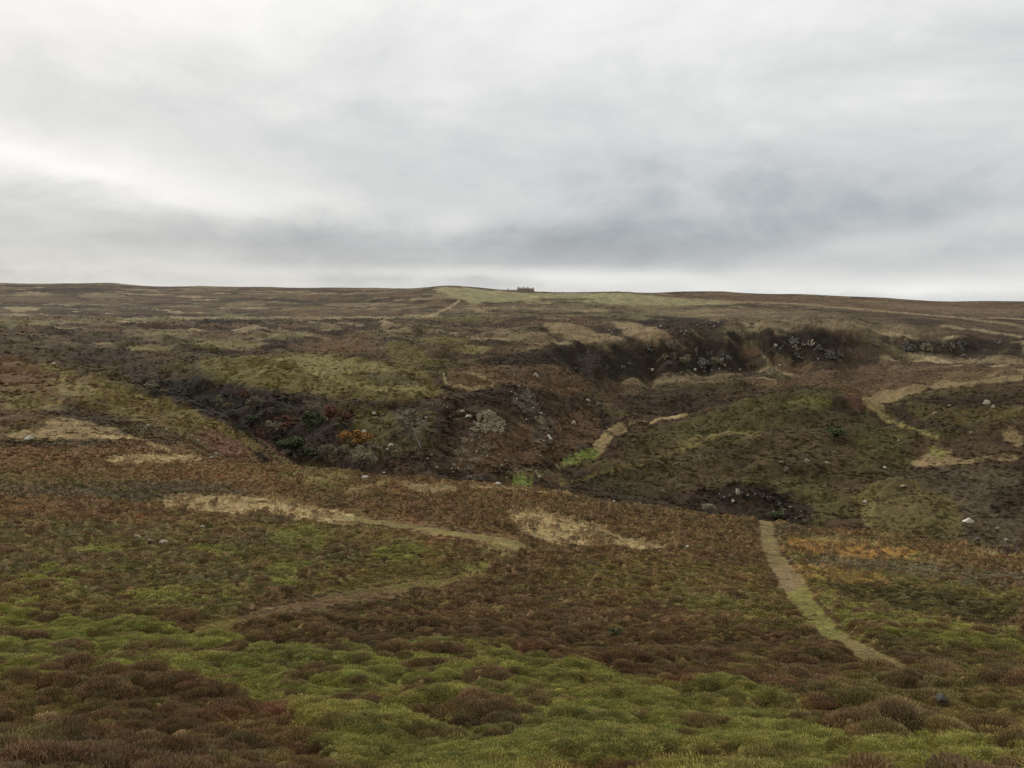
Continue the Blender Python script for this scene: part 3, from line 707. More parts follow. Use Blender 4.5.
# mottling of the cover: clump to clump differences of plant and age; green cover paler on hummock tops, darker between
var = 1 + .30 * nB * (1 - .4 * far) + .16 * nA
var[sn] *= (1 + .45 * (rid - .5) * Hh[sn] + .3 * (rid2 - .5) * Hh[sn] + .25 * (hum - .35) * Gg[sn])
c4, r4 = cells(X / 4.2 + nD, Y / 3.6, 17)
var *= 1 + far * (1 - .6 * up) * (.55 * (r4 - .5) * sst(.75, .35, c4) + .55 * fbm(X / 3.2, Y / 3.2, 97, 4, .7)) + up * (.6 * fbm(X / 24, Y / 24, 99, 5, .75))
hue = fbm(X / 5, Y / 5, 101, 3)
col *= np.clip(var, .35, 1.9)[..., None]
col[..., 0] *= 1 + .08 * hue; col[..., 1] *= 1 - .01 * hue; col[..., 2] *= 1 - .08 * hue
lum = col.mean(-1, keepdims=True); col += (lum - col) * (.04 + .16 * up[..., None])
col *= (1 - .13 * up[..., None])
col = np.clip(col, .004, .6)

Tz = Z / RR          # final sight table
def ground(px, py):
    az, v, ok = hit(px, py, Tz)
    r = math.exp(v)
    _, t0 = bearing(px, py)
    return Vector((r * math.sin(az), r * math.cos(az), float(t0) * r)), r, ok
def zat(x, y):
    az = math.atan2(x, y); v = math.log(math.hypot(x, y))
    i = int(np.clip(np.searchsorted(az_g, az) - 1, 0, NA - 2)); j = int(np.clip(np.searchsorted(v_g, v) - 1, 0, NV - 2))
    fi = (az - az_g[i]) / (az_g[i + 1] - az_g[i]); fj = (v - v_g[j]) / (v_g[j + 1] - v_g[j])
    return float(Z[i, j] * (1 - fi) * (1 - fj) + Z[i + 1, j] * fi * (1 - fj) + Z[i, j + 1] * (1 - fi) * fj + Z[i + 1, j + 1] * fi * fj)

# ------------------------------------------------------------------ materials
def mat(name):
    m = bpy.data.materials.new(name)
    m.use_nodes = True
    b = m.node_tree.nodes['Principled BSDF']
    b.inputs['Roughness'].default_value = .95
    b.inputs['Specular IOR Level'].default_value = .08
    return m, m.node_tree, b
def mnoise_node(t, scale, detail=3, rough=.6, vec=None, stretch=None):
    n = t.nodes.new('ShaderNodeTexNoise')
    n.inputs['Scale'].default_value = scale; n.inputs['Detail'].default_value = detail; n.inputs['Roughness'].default_value = rough
    if stretch is not None:
        mp = t.nodes.new('ShaderNodeMapping'); mp.inputs['Scale'].default_value = stretch
        t.links.new(vec, mp.inputs[0]); vec = mp.outputs[0]
    if vec is not None:
        t.links.new(vec, n.inputs['Vector'])
    return n.outputs[0]
def remap(t, s, a, b, c, d):
    n = t.nodes.new('ShaderNodeMapRange')
    n.inputs[1].default_value = a; n.inputs[2].default_value = b; n.inputs[3].default_value = c; n.inputs[4].default_value = d
    t.links.new(s, n.inputs[0]); return n.outputs[0]
def mul(t, a, b):
    n = t.nodes.new('ShaderNodeMath'); n.operation = 'MULTIPLY'
    t.links.new(a, n.inputs[0]); t.links.new(b, n.inputs[1]); return n.outputs[0]
def vscale(t, c, s):
    n = t.nodes.new('ShaderNodeVectorMath'); n.operation = 'SCALE'
    t.links.new(c, n.inputs[0]); t.links.new(s, n.inputs['Scale']); return n.outputs[0]
gm, t, b = mat('moorland_cover')
at = t.nodes.new('ShaderNodeAttribute'); at.attribute_name = 'cover'
geo = t.nodes.new('ShaderNodeNewGeometry')
p = geo.outputs['Position']
f1 = remap(t, mnoise_node(t, 22, 3, .7, p), .3, .7, .62, 1.38)
f2 = remap(t, mnoise_node(t, 3.2, 4, .7, p), .3, .7, .55, 1.5)
f3 = remap(t, mnoise_node(t, .6, 6, .75, p), .3, .7, .55, 1.5)
fac = mul(t, mul(t, f1, f2), f3)
t.links.new(vscale(t, at.outputs['Color'], fac), b.inputs['Base Color'])
bp = t.nodes.new('ShaderNodeBump'); bp.inputs['Strength'].default_value = .7; bp.inputs['Distance'].default_value = .06
t.links.new(mnoise_node(t, 14, 4, .7, p), bp.inputs['Height'])
bp2 = t.nodes.new('ShaderNodeBump'); bp2.inputs['Strength'].default_value = .6; bp2.inputs['Distance'].default_value = .5
t.links.new(mnoise_node(t, 1.1, 5, .65, p), bp2.inputs['Height'])
t.links.new(bp.outputs[0], bp2.inputs['Normal'])
t.links.new(bp2.outputs[0], b.inputs['Normal'])

# ------------------------------------------------------------------ build the land meshes
def link(o, parent=None):
    C.objects.link(o)
    if parent is not None:
        o.parent = parent
    return o
def tag(o, label=None, cat=None, group=None, kind=None):
    if label: o['label'] = label
    if cat: o['category'] = cat
    if group: o['group'] = group
    if kind: o['kind'] = kind
    return o
idx = np.arange(N0).reshape(NA, NV)
quads = np.stack([idx[:-1, :-1], idx[1:, :-1], idx[1:, 1:], idx[:-1, 1:]], -1).reshape(-1, 4)
wrap = np.stack([idx[-1, :-1], idx[0, :-1], idx[0, 1:], idx[-1, 1:]], -1)
pf = PATHS[:-1, :-1].reshape(-1)
vf = np.repeat(v_g[None, :-1], NA - 1, 0).reshape(-1)
V3 = np.stack([X, Y, Z], -1).reshape(-1, 3).astype(np.float32)
C4 = np.concatenate([col.reshape(-1, 3), np.ones((N0, 1), np.float32)], 1).astype(np.float32)
def land(name, q, label=None, cap=False):
    used, inv = np.unique(q, return_inverse=True)
    q2 = inv.reshape(-1, 4).astype(np.int32)
    me = bpy.data.meshes.new(name)
    me.vertices.add(len(used)); me.vertices.foreach_set('co', V3[used].ravel())
    me.loops.add(q2.size); me.loops.foreach_set('vertex_index', q2.ravel())
    me.polygons.add(len(q2)); me.polygons.foreach_set('loop_start', np.arange(0, q2.size, 4, dtype=np.int32))
    me.update(calc_edges=True)
    me.polygons.foreach_set('use_smooth', np.ones(len(q2), bool))
    a = me.attributes.new('cover', 'FLOAT_COLOR', 'POINT'); a.data.foreach_set('color', C4[used].ravel())
    me.materials.append(gm)
    o = bpy.data.objects.new(name, me); link(o)
    tag(o, label, None, None, 'structure')
    return o
q_all = np.concatenate([quads, wrap]); pf = np.concatenate([pf, np.zeros(len(wrap), np.int8)]); vf = np.concatenate([vf, v_g[:-1]])
near_m = vf < math.log(222)
land('ground', q_all[near_m & (pf == 0)], 'near moor slope of brown heather and green moss falling away to a brow')
land('hillside', q_all[~near_m & (pf == 0)], 'dark ravine and brown heather moor rising to the skyline')
land('footpath', q_all[pf == 1], 'pale grassy footpath running down the slope on the right')
land('grass_track', q_all[pf == 2], 'faint straw coloured track crossing the near slope')
land('valley_track', q_all[pf == 3], 'pale grassy track winding into the valley on the right')
# small cap under the viewer
r0 = float(np.exp(v_g[0])) * 1.02
bm = bmesh.new(); bmesh.ops.create_circle(bm, cap_ends=True, segments=40, radius=r0)
me = bpy.data.meshes.new('standing_ground'); bm.to_mesh(me); bm.free(); me.materials.append(gm)
a = me.attributes.new('cover', 'FLOAT_COLOR', 'POINT'); a.data.foreach_set('color', [.06, .06, .03, 1] * len(me.vertices))
o = link(bpy.data.objects.new('standing_ground', me)); o.location.z = float(Z[:, 0].mean()); tag(o, None, None, None, 'structure')
print('land', round(time.time() - T0, 1))

# ------------------------------------------------------------------ living cover on the near slope (uncountable: stuff)
def tuft_material(name):
    m, t, b = mat(name)
    at = t.nodes.new('ShaderNodeAttribute'); at.attribute_type = 'INSTANCER'; at.attribute_name = 'tint'
    a2 = t.nodes.new('ShaderNodeAttribute'); a2.attribute_name = 'shade'
    t.links.new(vscale(t, at.outputs['Color'], a2.outputs['Fac']), b.inputs['Base Color'])
    return m
tuft_m = tuft_material('plant_fibre')
def blade_mesh(name, n, rad, h0, h1, w, lean, flat, seed, bend=.4):
    """many thin leaves or twigs on a dome"""
    g = np.random.default_rng(seed)
    vs_, fs, sh = [], [], []
    for k in range(n):
        a = g.uniform(0, 2 * math.pi); q = math.sqrt(g.uniform(0, 1)); rr = rad * q
        base = Vector((rr * math.cos(a), rr * math.sin(a), (1 - q * q) * flat - .04))
        out_ = Vector((math.cos(a), math.sin(a), 0)) * lean * q + Vector((g.normal(0, .25), g.normal(0, .25), 1))
        out_.normalize()
        h = g.uniform(h0, h1)
        s = out_.cross(Vector((g.normal(), g.normal(), .2))).normalized() * w * g.uniform(.6, 1.3)
        mid = base + out_ * h * .55
        tip = base + out_ * h + Vector((math.cos(a), math.sin(a), -.5)) * h * bend * g.uniform(0, 1)
        i = len(vs_)
        vs_ += [base - s, base + s, mid + s * .9, mid - s * .9, tip + s * .35, tip - s * .35]
        fs += [(i, i + 1, i + 2, i + 3), (i + 3, i + 2, i + 4, i + 5)]
        c = g.uniform(.6, 1.45)
        sh += [c] * 6
    me = bpy.data.meshes.new(name); me.from_pydata([tuple(v) for v in vs_], [], fs)
    a = me.attributes.new('shade', 'FLOAT', 'POINT'); a.data.foreach_set('value', sh)
    me.materials.append(tuft_m)
    return me
protos = {
    'heather': [blade_mesh('heather_sprigs', 620, .25, .02, .075, .0048, .45, .09, s, .1) for s in (1, 2, 3)],
    'grass': [blade_mesh('grass_blades', 520, .28, .02, .07, .004, .4, .05, s, .7) for s in (4, 5, 6)],
    'heather_far': [blade_mesh('heather_bush', 190, .38, .05, .13, .015, .7, .13, s, .1) for s in (7, 8)],
    'grass_far': [blade_mesh('grass_tussock', 110, .42, .06, .15, .018, .7, .06, s, .9) for s in (9, 10)],
}
def scatter_object(name, label, protos_, pts, tint, sc, kind_cat):
    hid = bpy.data.collections.new(name + '_kinds')
    for me in protos_:
        hid.objects.link(bpy.data.objects.new(me.name, me))
    me = bpy.data.meshes.new(name)
    me.vertices.add(len(pts)); me.vertices.foreach_set('co', pts.astype(np.float32).ravel())
    a = me.attributes.new('tint', 'FLOAT_COLOR', 'POINT'); a.data.foreach_set('color', np.c_[tint, np.ones(len(pts))].astype(np.float32).ravel())
    a = me.attributes.new('size', 'FLOAT', 'POINT'); a.data.foreach_set('value', sc.astype(np.float32))
    a = me.attributes.new('spin', 'FLOAT_VECTOR', 'POINT')
    sp_ = np.c_[rng.normal(0, .12, len(pts)), rng.normal(0, .12, len(pts)), rng.uniform(0, 6.28, len(pts))]
    a.data.foreach_set('vector', sp_.astype(np.float32).ravel())
    o = link(bpy.data.objects.new(name, me))
    ng = bpy.data.node_groups.new(name + '_nodes', 'GeometryNodeTree')
    ng.interface.new_socket('Geometry', in_out='INPUT', socket_type='NodeSocketGeometry')
    ng.interface.new_socket('Geometry', in_out='OUTPUT', socket_type='NodeSocketGeometry')
    gi = ng.nodes.new('NodeGroupInput'); go = ng.nodes.new('NodeGroupOutput')
    ip = ng.nodes.new('GeometryNodeInstanceOnPoints'); ci = ng.nodes.new('GeometryNodeCollectionInfo')
    ci.inputs['Collection'].default_value = hid
    ci.inputs['Separate Children'].default_value = True; ci.inputs['Reset Children'].default_value = True
    ip.inputs['Pick Instance'].default_value = True
    def attr(nm, ty):
        n = ng.nodes.new('GeometryNodeInputNamedAttribute'); n.data_type = ty; n.inputs['Name'].default_value = nm; return n.outputs[0]
    ng.links.new(gi.outputs[0], ip.inputs['Points'])
    ng.links.new(ci.outputs[0], ip.inputs['Instance'])
    ng.links.new(attr('spin', 'FLOAT_VECTOR'), ip.inputs['Rotation'])
    ng.links.new(attr('size', 'FLOAT'), ip.inputs['Scale'])
    ng.links.new(ip.outputs[0], go.inputs[0])
    md = o.modifiers.new('scatter', 'NODES'); md.node_group = ng
    tag(o, label, kind_cat, None, 'stuff')
    return o
def sample_slope(n, r0, r1, az0=.66):
    az = rng.uniform(-az0, az0, n); r = np.sqrt(rng.uniform(r0 * r0, r1 * r1, n))
    v = np.log(r)
    i = np.clip(np.searchsorted(az_g, az) - 1, 0, NA - 2); j = np.clip(np.searchsorted(v_g, v) - 1, 0, NV - 2)
    fi = (az - az_g[i]) / (az_g[i + 1] - az_g[i]); fj = (v - v_g[j]) / (v_g[j + 1] - v_g[j])
    z = Z[i, j] * (1 - fi) * (1 - fj) + Z[i + 1, j] * fi * (1 - fj) + Z[i, j + 1] * (1 - fi) * fj + Z[i + 1, j + 1] * fi * fj
    return np.c_[r * np.sin(az), r * np.cos(az), z], col[i, j], Hh[i, j], Gg[i, j], PATHS[i, j], LIFT[i, j]
sets = {'heather': [], 'grass': [], 'heather_far': [], 'grass_far': []}
for (cnt, a0, a1, s, suf) in [(30000, 3.5, 22, .75, ''), (38000, 22, 45, 1.1, ''), (36000, 45, 95, .95, '_far'), (60000, 95, 215, 1.25, '_far'), (45000, 215, 345, 1.3, '_far')]:
    pts, c, h, g, ph, hz = sample_slope(cnt, a0, a1)
    u = rng.uniform(0, 1, cnt)
    mh = (u < h * (.15 + 1.1 * hz)) & (ph == 0)
    mg = ~mh & (rng.uniform(0, 1, cnt) < g * .95 + .05 + .4 * (ph == 2)) & ((ph == 0) | (rng.uniform(0, 1, cnt) < .9))
    for m, nm in ((mh, 'heather'), (mg, 'grass')):
        k = int(m.sum())
        tint = c[m] * rng.uniform(.75, 1.35, (k, 1)) * (1 + rng.normal(0, .06, (k, 3)))
        tint = tint * (1.62 if nm == 'heather' else 1.8) * (1 - .12 * np.abs(tint / (tint.mean(1, keepdims=True) + 1e-4) - 1))
        tl = tint.mean(1, keepdims=True); tint = tint + (tl - tint) * (.15 if nm == 'heather' else .05)
        sc = s * np.clip(rng.lognormal(-.2, .28, k), .4, 1.5) * (np.where(ph[m] > 0, .45, 1)) * (.55 + .6 * hz[m])
        sets[nm + suf].append((pts[m], np.clip(tint, .005, .6), sc))
for nm, (lab, cat) in {'heather': ('brown and rust heather sprigs covering the nearest slope', 'heather'), 'grass': ('green and straw grass and moss between the nearest heather', 'grass'),
                'heather_far': ('brown heather bushes covering the slope down to the brow', 'heather'), 'grass_far': ('olive grass tussocks on the slope down to the brow', 'grass')}.items():
    S = sets[nm]
    scatter_object({'heather': 'heather', 'grass': 'grass', 'heather_far': 'heather_bushes', 'grass_far': 'grass_tussocks'}[nm], lab, protos[nm],
                   np.concatenate([a for a, _, _ in S]), np.concatenate([a for _, a, _ in S]), np.concatenate([a for _, _, a in S]), cat)
print('scatter', round(time.time() - T0, 1))
#OBJECTS_BELOW
# ------------------------------------------------------------------ scrub and tussocks of the ravine and hills (stuff)
def sample_far(n, r0, r1, az0=.62):
    az = rng.uniform(-az0, az0, n); r = np.exp(rng.uniform(math.log(r0), math.log(r1), n)) if r0 > 300 else np.sqrt(rng.uniform(r0 * r0, r1 * r1, n))
    v = np.log(r)
    i = np.clip(np.searchsorted(az_g, az) - 1, 0, NA - 2); j = np.clip(np.searchsorted(v_g, v) - 1, 0, NV - 2)
    fi = (az - az_g[i]) / (az_g[i + 1] - az_g[i]); fj = (v - v_g[j]) / (v_g[j + 1] - v_g[j])
    z = Z[i, j] * (1 - fi) * (1 - fj) + Z[i + 1, j] * fi * (1 - fj) + Z[i, j + 1] * (1 - fi) * fj + Z[i + 1, j + 1] * fi * fj
    vis = t_vis[i, j]
    return np.c_[r * np.sin(az), r * np.cos(az), z][vis], col[i, j][vis], PATHS[i, j][vis], r[vis]
_run = np.maximum.accumulate(np.where(VV > math.log(8), Tz, -9), axis=1)
t_vis = (Tz + 3.0 / RR >= _run)
bush_m = [blade_mesh('moor_bush', 90, .9, .18, .42, .06, .9, .2, s, .1) for s in (21, 22, 23)]
B = []
for (cnt, a0, a1, s) in [(50000, 215, 420, .7), (80000, 420, 1150, 1.05)]:
    pts, c, ph, r = sample_far(cnt, a0, a1)
    k = len(pts)
    drift = fbm(pts[:, 0] / 14, pts[:, 1] / 14, 121, 3) + rng.normal(0, .25, k)
    ok = (ph == 0) & (drift > .08) & (c.sum(1) < .34 + rng.uniform(-.1, .1, k))
    tint = c[ok] * rng.uniform(.7, 1.5, (int(ok.sum()), 1)) * 1.25
    B.append((pts[ok], np.clip(tint, .004, .6), s * rng.uniform(.5, 1.3, int(ok.sum())) ** 1.5))
scatter_object('scrub', 'dark heather scrub and tussocks roughening the ravine and far hills', bush_m, np.concatenate([b[0] for b in B]), np.concatenate([b[1] for b in B]), np.concatenate([b[2] for b in B]), 'scrub')
print('scrub', round(time.time() - T0, 1))

# ------------------------------------------------------------------ stone
def stone_mat(name, c1_, c2_, sc=1.2):
    m, t, b = mat(name)
    tcn = t.nodes.new('ShaderNodeTexCoord')
    oi = t.nodes.new('ShaderNodeObjectInfo')
    mx = t.nodes.new('ShaderNodeMix'); mx.data_type = 'RGBA'
    mx.inputs[6].default_value = tuple(s2l(c1_)) + (1,); mx.inputs[7].default_value = tuple(s2l(c2_)) + (1,)
    nn = mnoise_node(t, sc, 6, .7, tcn.outputs['Object'])
    t.links.new(remap(t, nn, .38, .62, 0, 1), mx.inputs[0])
    t.links.new(vscale(t, mx.outputs[2], remap(t, oi.outputs['Random'], 0, 1, .7, 1.15)), b.inputs['Base Color'])
    bp = t.nodes.new('ShaderNodeBump'); bp.inputs['Strength'].default_value = .8; bp.inputs['Distance'].default_value = .15
    t.links.new(mnoise_node(t, sc * 3, 6, .7, tcn.outputs['Object']), bp.inputs['Height'])
    t.links.new(bp.outputs[0], b.inputs['Normal'])
    return m
m_pale = stone_mat('pale_gritstone', (190, 182, 162), (118, 112, 96))
m_white = stone_mat('white_gritstone', (226, 222, 210), (168, 162, 146))
m_grey = stone_mat('weathered_gritstone', (134, 130, 120), (74, 72, 64), .6)
m_pink = stone_mat('brown_gritstone', (160, 146, 120), (84, 76, 62), .8)
def rock_mesh(name, seed, m, sx=1, sy=1, sz=.7):
    g = random.Random(seed)
    bm = bmesh.new(); bmesh.ops.create_icosphere(bm, subdivisions=3, radius=.5)
    for k in range(11):
        nrm = Vector((g.gauss(0, 1), g.gauss(0, 1), g.gauss(0, .8))).normalized(); d = g.uniform(.28, .44)
        for v in bm.verts:
            q = v.co.dot(nrm)
            if q > d:
                v.co -= nrm * (q - d)
    for v in bm.verts:
        q = mnoise.noise(v.co * 3 + Vector((seed, 0, 0))) * .06
        v.co *= 1 + q
        v.co.x *= sx; v.co.y *= sy; v.co.z *= sz
        v.co.z += sz * .28
    me = bpy.data.meshes.new(name); bm.to_mesh(me); bm.free(); me.materials.append(m)
    return me
ROCKS = {}
for nm, m in (('pale', m_pale), ('white', m_white), ('grey', m_grey), ('pink', m_pink)):
    ROCKS[nm] = [rock_mesh('boulder', 10 * k + len(nm), m, 1, .8 + .06 * k, .55 + .07 * k) for k in range(5)]
def boulder(px, py, w, kind, label, group=None, cat='boulder', h=None, sink=0.0):
    p, r, ok = ground(px, py)
    me = random.choice(ROCKS[kind])
    o = link(bpy.data.objects.new('boulder', me))
    s = max(.12, 1.1 * w * r / F)
    zz = s * 1.25 if h is None else h * 1.5 * r / F / .7
    o.scale = (s, s * random.uniform(.7, 1), zz)
    o.rotation_euler = (random.uniform(-.12, .12), random.uniform(-.12, .12), random.uniform(-.6, .6))
    o.location = (p.x, p.y, zat(p.x, p.y) - .10 * s - sink)
    tag(o, label, cat, group)
    return o
NAMED = [
    (29, 439, 7.5, 'white', 'large white boulder on the dark edge of the straw patch at far left', 3.2),
    (148, 426, 4, 'white', 'small white rock on the dark heather of the left spur', 2.6),
    (166, 430.5, 2.6, 'pale', 'tiny pale rock just right of the white rock on the left spur', 1.8),
    (54, 364, 3.6, 'pale', 'flat pale rock on the crest of the left spur', 1.4),
    (198, 443, 3, 'pale', 'upright pale stone left of the red bracken on the spur', 3.2),
    (209, 456, 5, 'grey', 'grey rock below the red bracken, left one of the pair', 2.6),
    (216, 455, 5.5, 'pale', 'pale leaning rock below the red bracken, right one of the pair', 3.4),
    (211, 457.5, 4, 'pale', 'cream flat stone on the near edge of the little gully', 1.6),
    (163, 543, 10, 'pale', 'pale slab lying in grey heather left of the green moss', 3.4),
    (150, 540, 7, 'pink', 'brownish flat stone just left of the pale slab', 2),
    (135, 538, 12, 'pink', 'long low stone at the left end of the slab row', 2.2),
    (202, 528, 5.5, 'pale', 'rounded pale stone under the straw patch on the near slope', 2.8),
    (251, 565, 9, 'pale', 'half buried grey stone at the right edge of the green moss', 2.6),
    (687, 549, 4, 'white', 'small white stone just beyond the tip of the long straw patch', 2.4),
    (614, 502, 3.5, 'pale', 'pale stone on the brow above the straw patch', 2),
    (865, 503, 4.2, 'white', 'white boulder above the little khaki hollow on the right hill', 2.6),
    (968, 522, 9, 'white', 'big domed white boulder on the right hill', 4.6),
    (956, 512, 0, 'pale', '', 0),
    (997, 529, 4, 'pale', 'pale rock to the lower right of the big domed boulder', 2.4),
    (1006, 541, 3.6, 'white', 'small white rock beside the purple heather at far right', 2.6),
    (977, 540, 4, 'grey', 'grey rock straight below the big domed boulder', 2.2),
    (903, 487, 6, 'pink', 'low brownish stone in the grass of the right hill', 2.4),
    (885, 469, 3.4, 'white', 'white rock on the crest of the right hill near the stream flat', 2.8),
    (899, 441, 3, 'pale', 'pale rock on the slope above the stream flat', 1.6),
    (986, 404, 6, 'pale', 'pale boulder on the dark hill behind the stream, larger of two', 3),
    (993, 407, 4, 'pale', 'smaller pale boulder touching the large one on the dark hill', 2),
    (949, 406, 3.2, 'pale', 'single pale rock left of the pair on the dark hill', 2),
    (935, 414, 4.5, 'pink', 'brown rock low on the left of the dark hill', 2),
    (971, 434, 4.5, 'pink', 'pinkish rock at the foot of the dark hill', 2.4),
    (878, 676, 4.5, 'white', 'small white stone beside the end of the footpath', 2.6),
    (940, 702, 10, 'grey', 'dark stone sunk in the heather at lower right', 7),
    (753, 435, 3, 'pale', 'small pale rock on the khaki streak of the long hill', 1.8),
    (807, 462, 5.5, 'pale', 'pale tilted rock on the long hill above the dark hollow', 3),
    (786, 471, 5, 'pink', 'brown block left of the tilted rock above the dark hollow', 3.6),
    (781, 463, 4.5, 'pink', 'brown broken rock topmost above the dark hollow', 3),
    (827, 463, 3.6, 'pale', 'small pale rock right of the tilted rock on the long hill', 1.8),
    (663, 491, 3, 'pale', 'small pale rock left of the dark hollow', 1.8),
    (364, 434, 5.5, 'white', 'white boulder right of the orange tree in the ravine', 4),
    (374, 415, 4.5, 'pale', 'cream boulder at the rim of the ravine above the orange tree', 3),
    (391, 446, 6, 'pale', 'flat cream boulder in the middle of the ravine side', 3),
    (387, 450, 3.4, 'pale', 'cream stone just below left of the flat cream boulder', 2.8),
    (396, 452, 3.4, 'pale', 'cream stone just below right of the flat cream boulder', 2.8),
    (462, 412, 5, 'pale', 'rounded pale boulder left of the large pale outcrop', 3),
    (469, 417, 7, 'pale', 'broad pale boulder leaning on the left of the large outcrop', 3.6),
    (574, 425, 4.4, 'pale', 'pale boulder on the brown bank above the valley grass', 4),
    (588, 401, 5, 'pale', 'pale rounded boulder on the brown shoulder left of the pale track', 2.8),
    (598, 405, 5, 'pink', 'brown rock right of the rounded boulder on the shoulder', 2.6),
]
for (x, y, w, k, lab, h) in NAMED:
    if w > 0:
        boulder(x, y, w, k, lab, None, 'boulder', h)
GROUPS = [
    ('pale stones tumbled below the ravine rim', 'small pale stone in the scatter left of the large pale outcrop', 'pale',
     [(383, 415, 2.4), (410, 411, 3), (405, 415, 3.2), (413, 413, 2.4), (411, 418, 2.4), (414, 420, 3), (418, 420, 2.4), (416, 423, 2.4), (410, 422, 2), (421, 418, 2.2), (407, 419, 2), (382, 431, 3), (375, 439, 2.4), (426, 418, 3), (437, 401, 3.6),
      (444, 406, 3), (447, 408, 2.6), (450, 417, 3), (457, 420, 3.6), (412, 457, 2.6), (427, 459, 4), (432, 456, 4), (437, 468, 3.6), (402, 430, 2), (398, 427, 2), (433, 405, 2), (388, 424, 2)]),
    ('stones below the large outcrop', 'pale stone on the dark slope below the large outcrop', 'pale',
     [(484, 441, 4), (477, 452, 4), (494, 446, 3), (505, 461, 4), (510, 459, 3), (437, 468, 3), (486, 433, 3), (479, 438, 2.6), (472, 441, 2.4), (489, 449, 2.4), (482, 456, 3.4), (487, 457, 3), (493, 463, 2.6), (501, 466, 3), (478, 460, 2.4),
      (513, 464, 2.4), (470, 462, 2.4), (499, 455, 2.4), (464, 457, 2), (516, 470, 3.4), (508, 472, 2.6), (523, 469, 2.6), (495, 472, 2.4), (461, 447, 2)]),
    ('scree down the gully right of the outcrop', 'white stone in the scree that runs down right of the large outcrop', 'white',
     [(514, 375, 3), (528, 389, 3), (517, 400, 3), (522, 413, 3), (539, 413, 2.6), (541, 414, 3), (542, 425, 3.4), (542, 433, 3.6), (544, 441, 3), (549, 437, 4), (550, 440, 4.4), (551, 444, 3.2), (535, 449, 3.4), (538, 405, 2.4), (530, 397, 2.4),
      (525, 394, 2.2), (533, 408, 2.2), (536, 418, 2.2), (547, 430, 2.6), (539, 438, 2.6), (553, 449, 2.6), (545, 447, 2.2), (531, 428, 2), (526, 420, 2), (552, 433, 2), (541, 456, 2.2), (537, 394, 2), (519, 386, 2), (511, 392, 2)]),
    ('stones on the brown bank above the valley grass', 'pale stone on the brown bank above the valley grass', 'pale',
     [(566, 446, 3), (586, 443, 3), (551, 391, 3), (566, 372, 3), (570, 378, 3), (576, 369, 3), (561, 430, 2.4), (567, 438, 2.4), (572, 430, 2.4), (594, 400, 2.6), (601, 398, 2.4), (559, 420, 2), (588, 417, 2), (580, 412, 2), (540, 478, 4.4), (545, 474, 3), (536, 472, 2.6)]),
    ('boulders in the clitter on the left of the escarpment', 'grey boulder in the boulder field on the bench left of the escarpment crag', 'grey',
     [(598, 326, 3), (603, 328, 3), (609, 331, 3), (612, 333, 3), (657, 324, 3), (661, 327, 3), (664, 329, 3.4), (668, 331, 3), (672, 333, 3), (655, 329, 2.6), (660, 332, 2.6), (676, 335, 2.6), (681, 332, 3.4), (686, 332, 3.4), (684, 335, 2.6), (690, 333, 2.6)]),
    ('pale boulders above the escarpment crag', 'pale boulder on the lip of the escarpment near the diagonal track', 'pale',
     [(701, 324, 3.4), (710, 324, 4), (706, 322, 2.6), (697, 325, 2.4), (714, 327, 2.6), (719, 323, 2.4), (725, 325, 2.6), (730, 328, 2.4), (649, 347, 3), (652, 371, 4.4), (649, 369, 3), (740, 371, 4.4), (667, 357, 2.6), (776, 347, 5), (780, 349, 3.4), (780, 366, 3.4), (784, 367, 2.6)]),
    ('boulders at the foot of the escarpment', 'grey boulder fallen to the foot of the escarpment', 'grey',
     [(695, 371, 4), (689, 372, 3.4), (681, 373, 3), (704, 372, 3.4), (712, 371, 3.4), (719, 370, 3), (725, 366, 3), (673, 374, 2.6), (662, 375, 3), (730, 370, 2.6), (793, 362, 3), (805, 362, 3), (818, 360, 3), (830, 359, 3), (842, 357, 3),
      (920, 354, 3), (930, 355, 3), (940, 356, 3), (963, 357, 5), (970, 358, 3), (981, 358, 3), (990, 357, 2.6)]),
    ('rocks in the dark hollow', 'pale rock in the dark hollow of the long hill', 'pale',
     [(730, 496, 4), (733, 502, 4), (755, 495, 3.4), (779, 505, 4), (796, 519, 4.4), (742, 493, 3), (748, 496, 2.6), (724, 497, 2.6), (770, 497, 2.6), (790, 507, 3), (801, 512, 3), (811, 516, 3), (788, 521, 3), (774, 512, 2.6), (719, 494, 2)]),
]
for g_, lab, kind, pts_ in GROUPS:
    for (x, y, w) in pts_:
        boulder(x + random.uniform(-.4, .4), y + random.uniform(-.3, .3), w * random.uniform(.6, .95), random.choice([kind, kind, kind, 'pink', 'grey' if kind != 'grey' else 'pale']), lab, g_)
print('boulders', round(time.time() - T0, 1))

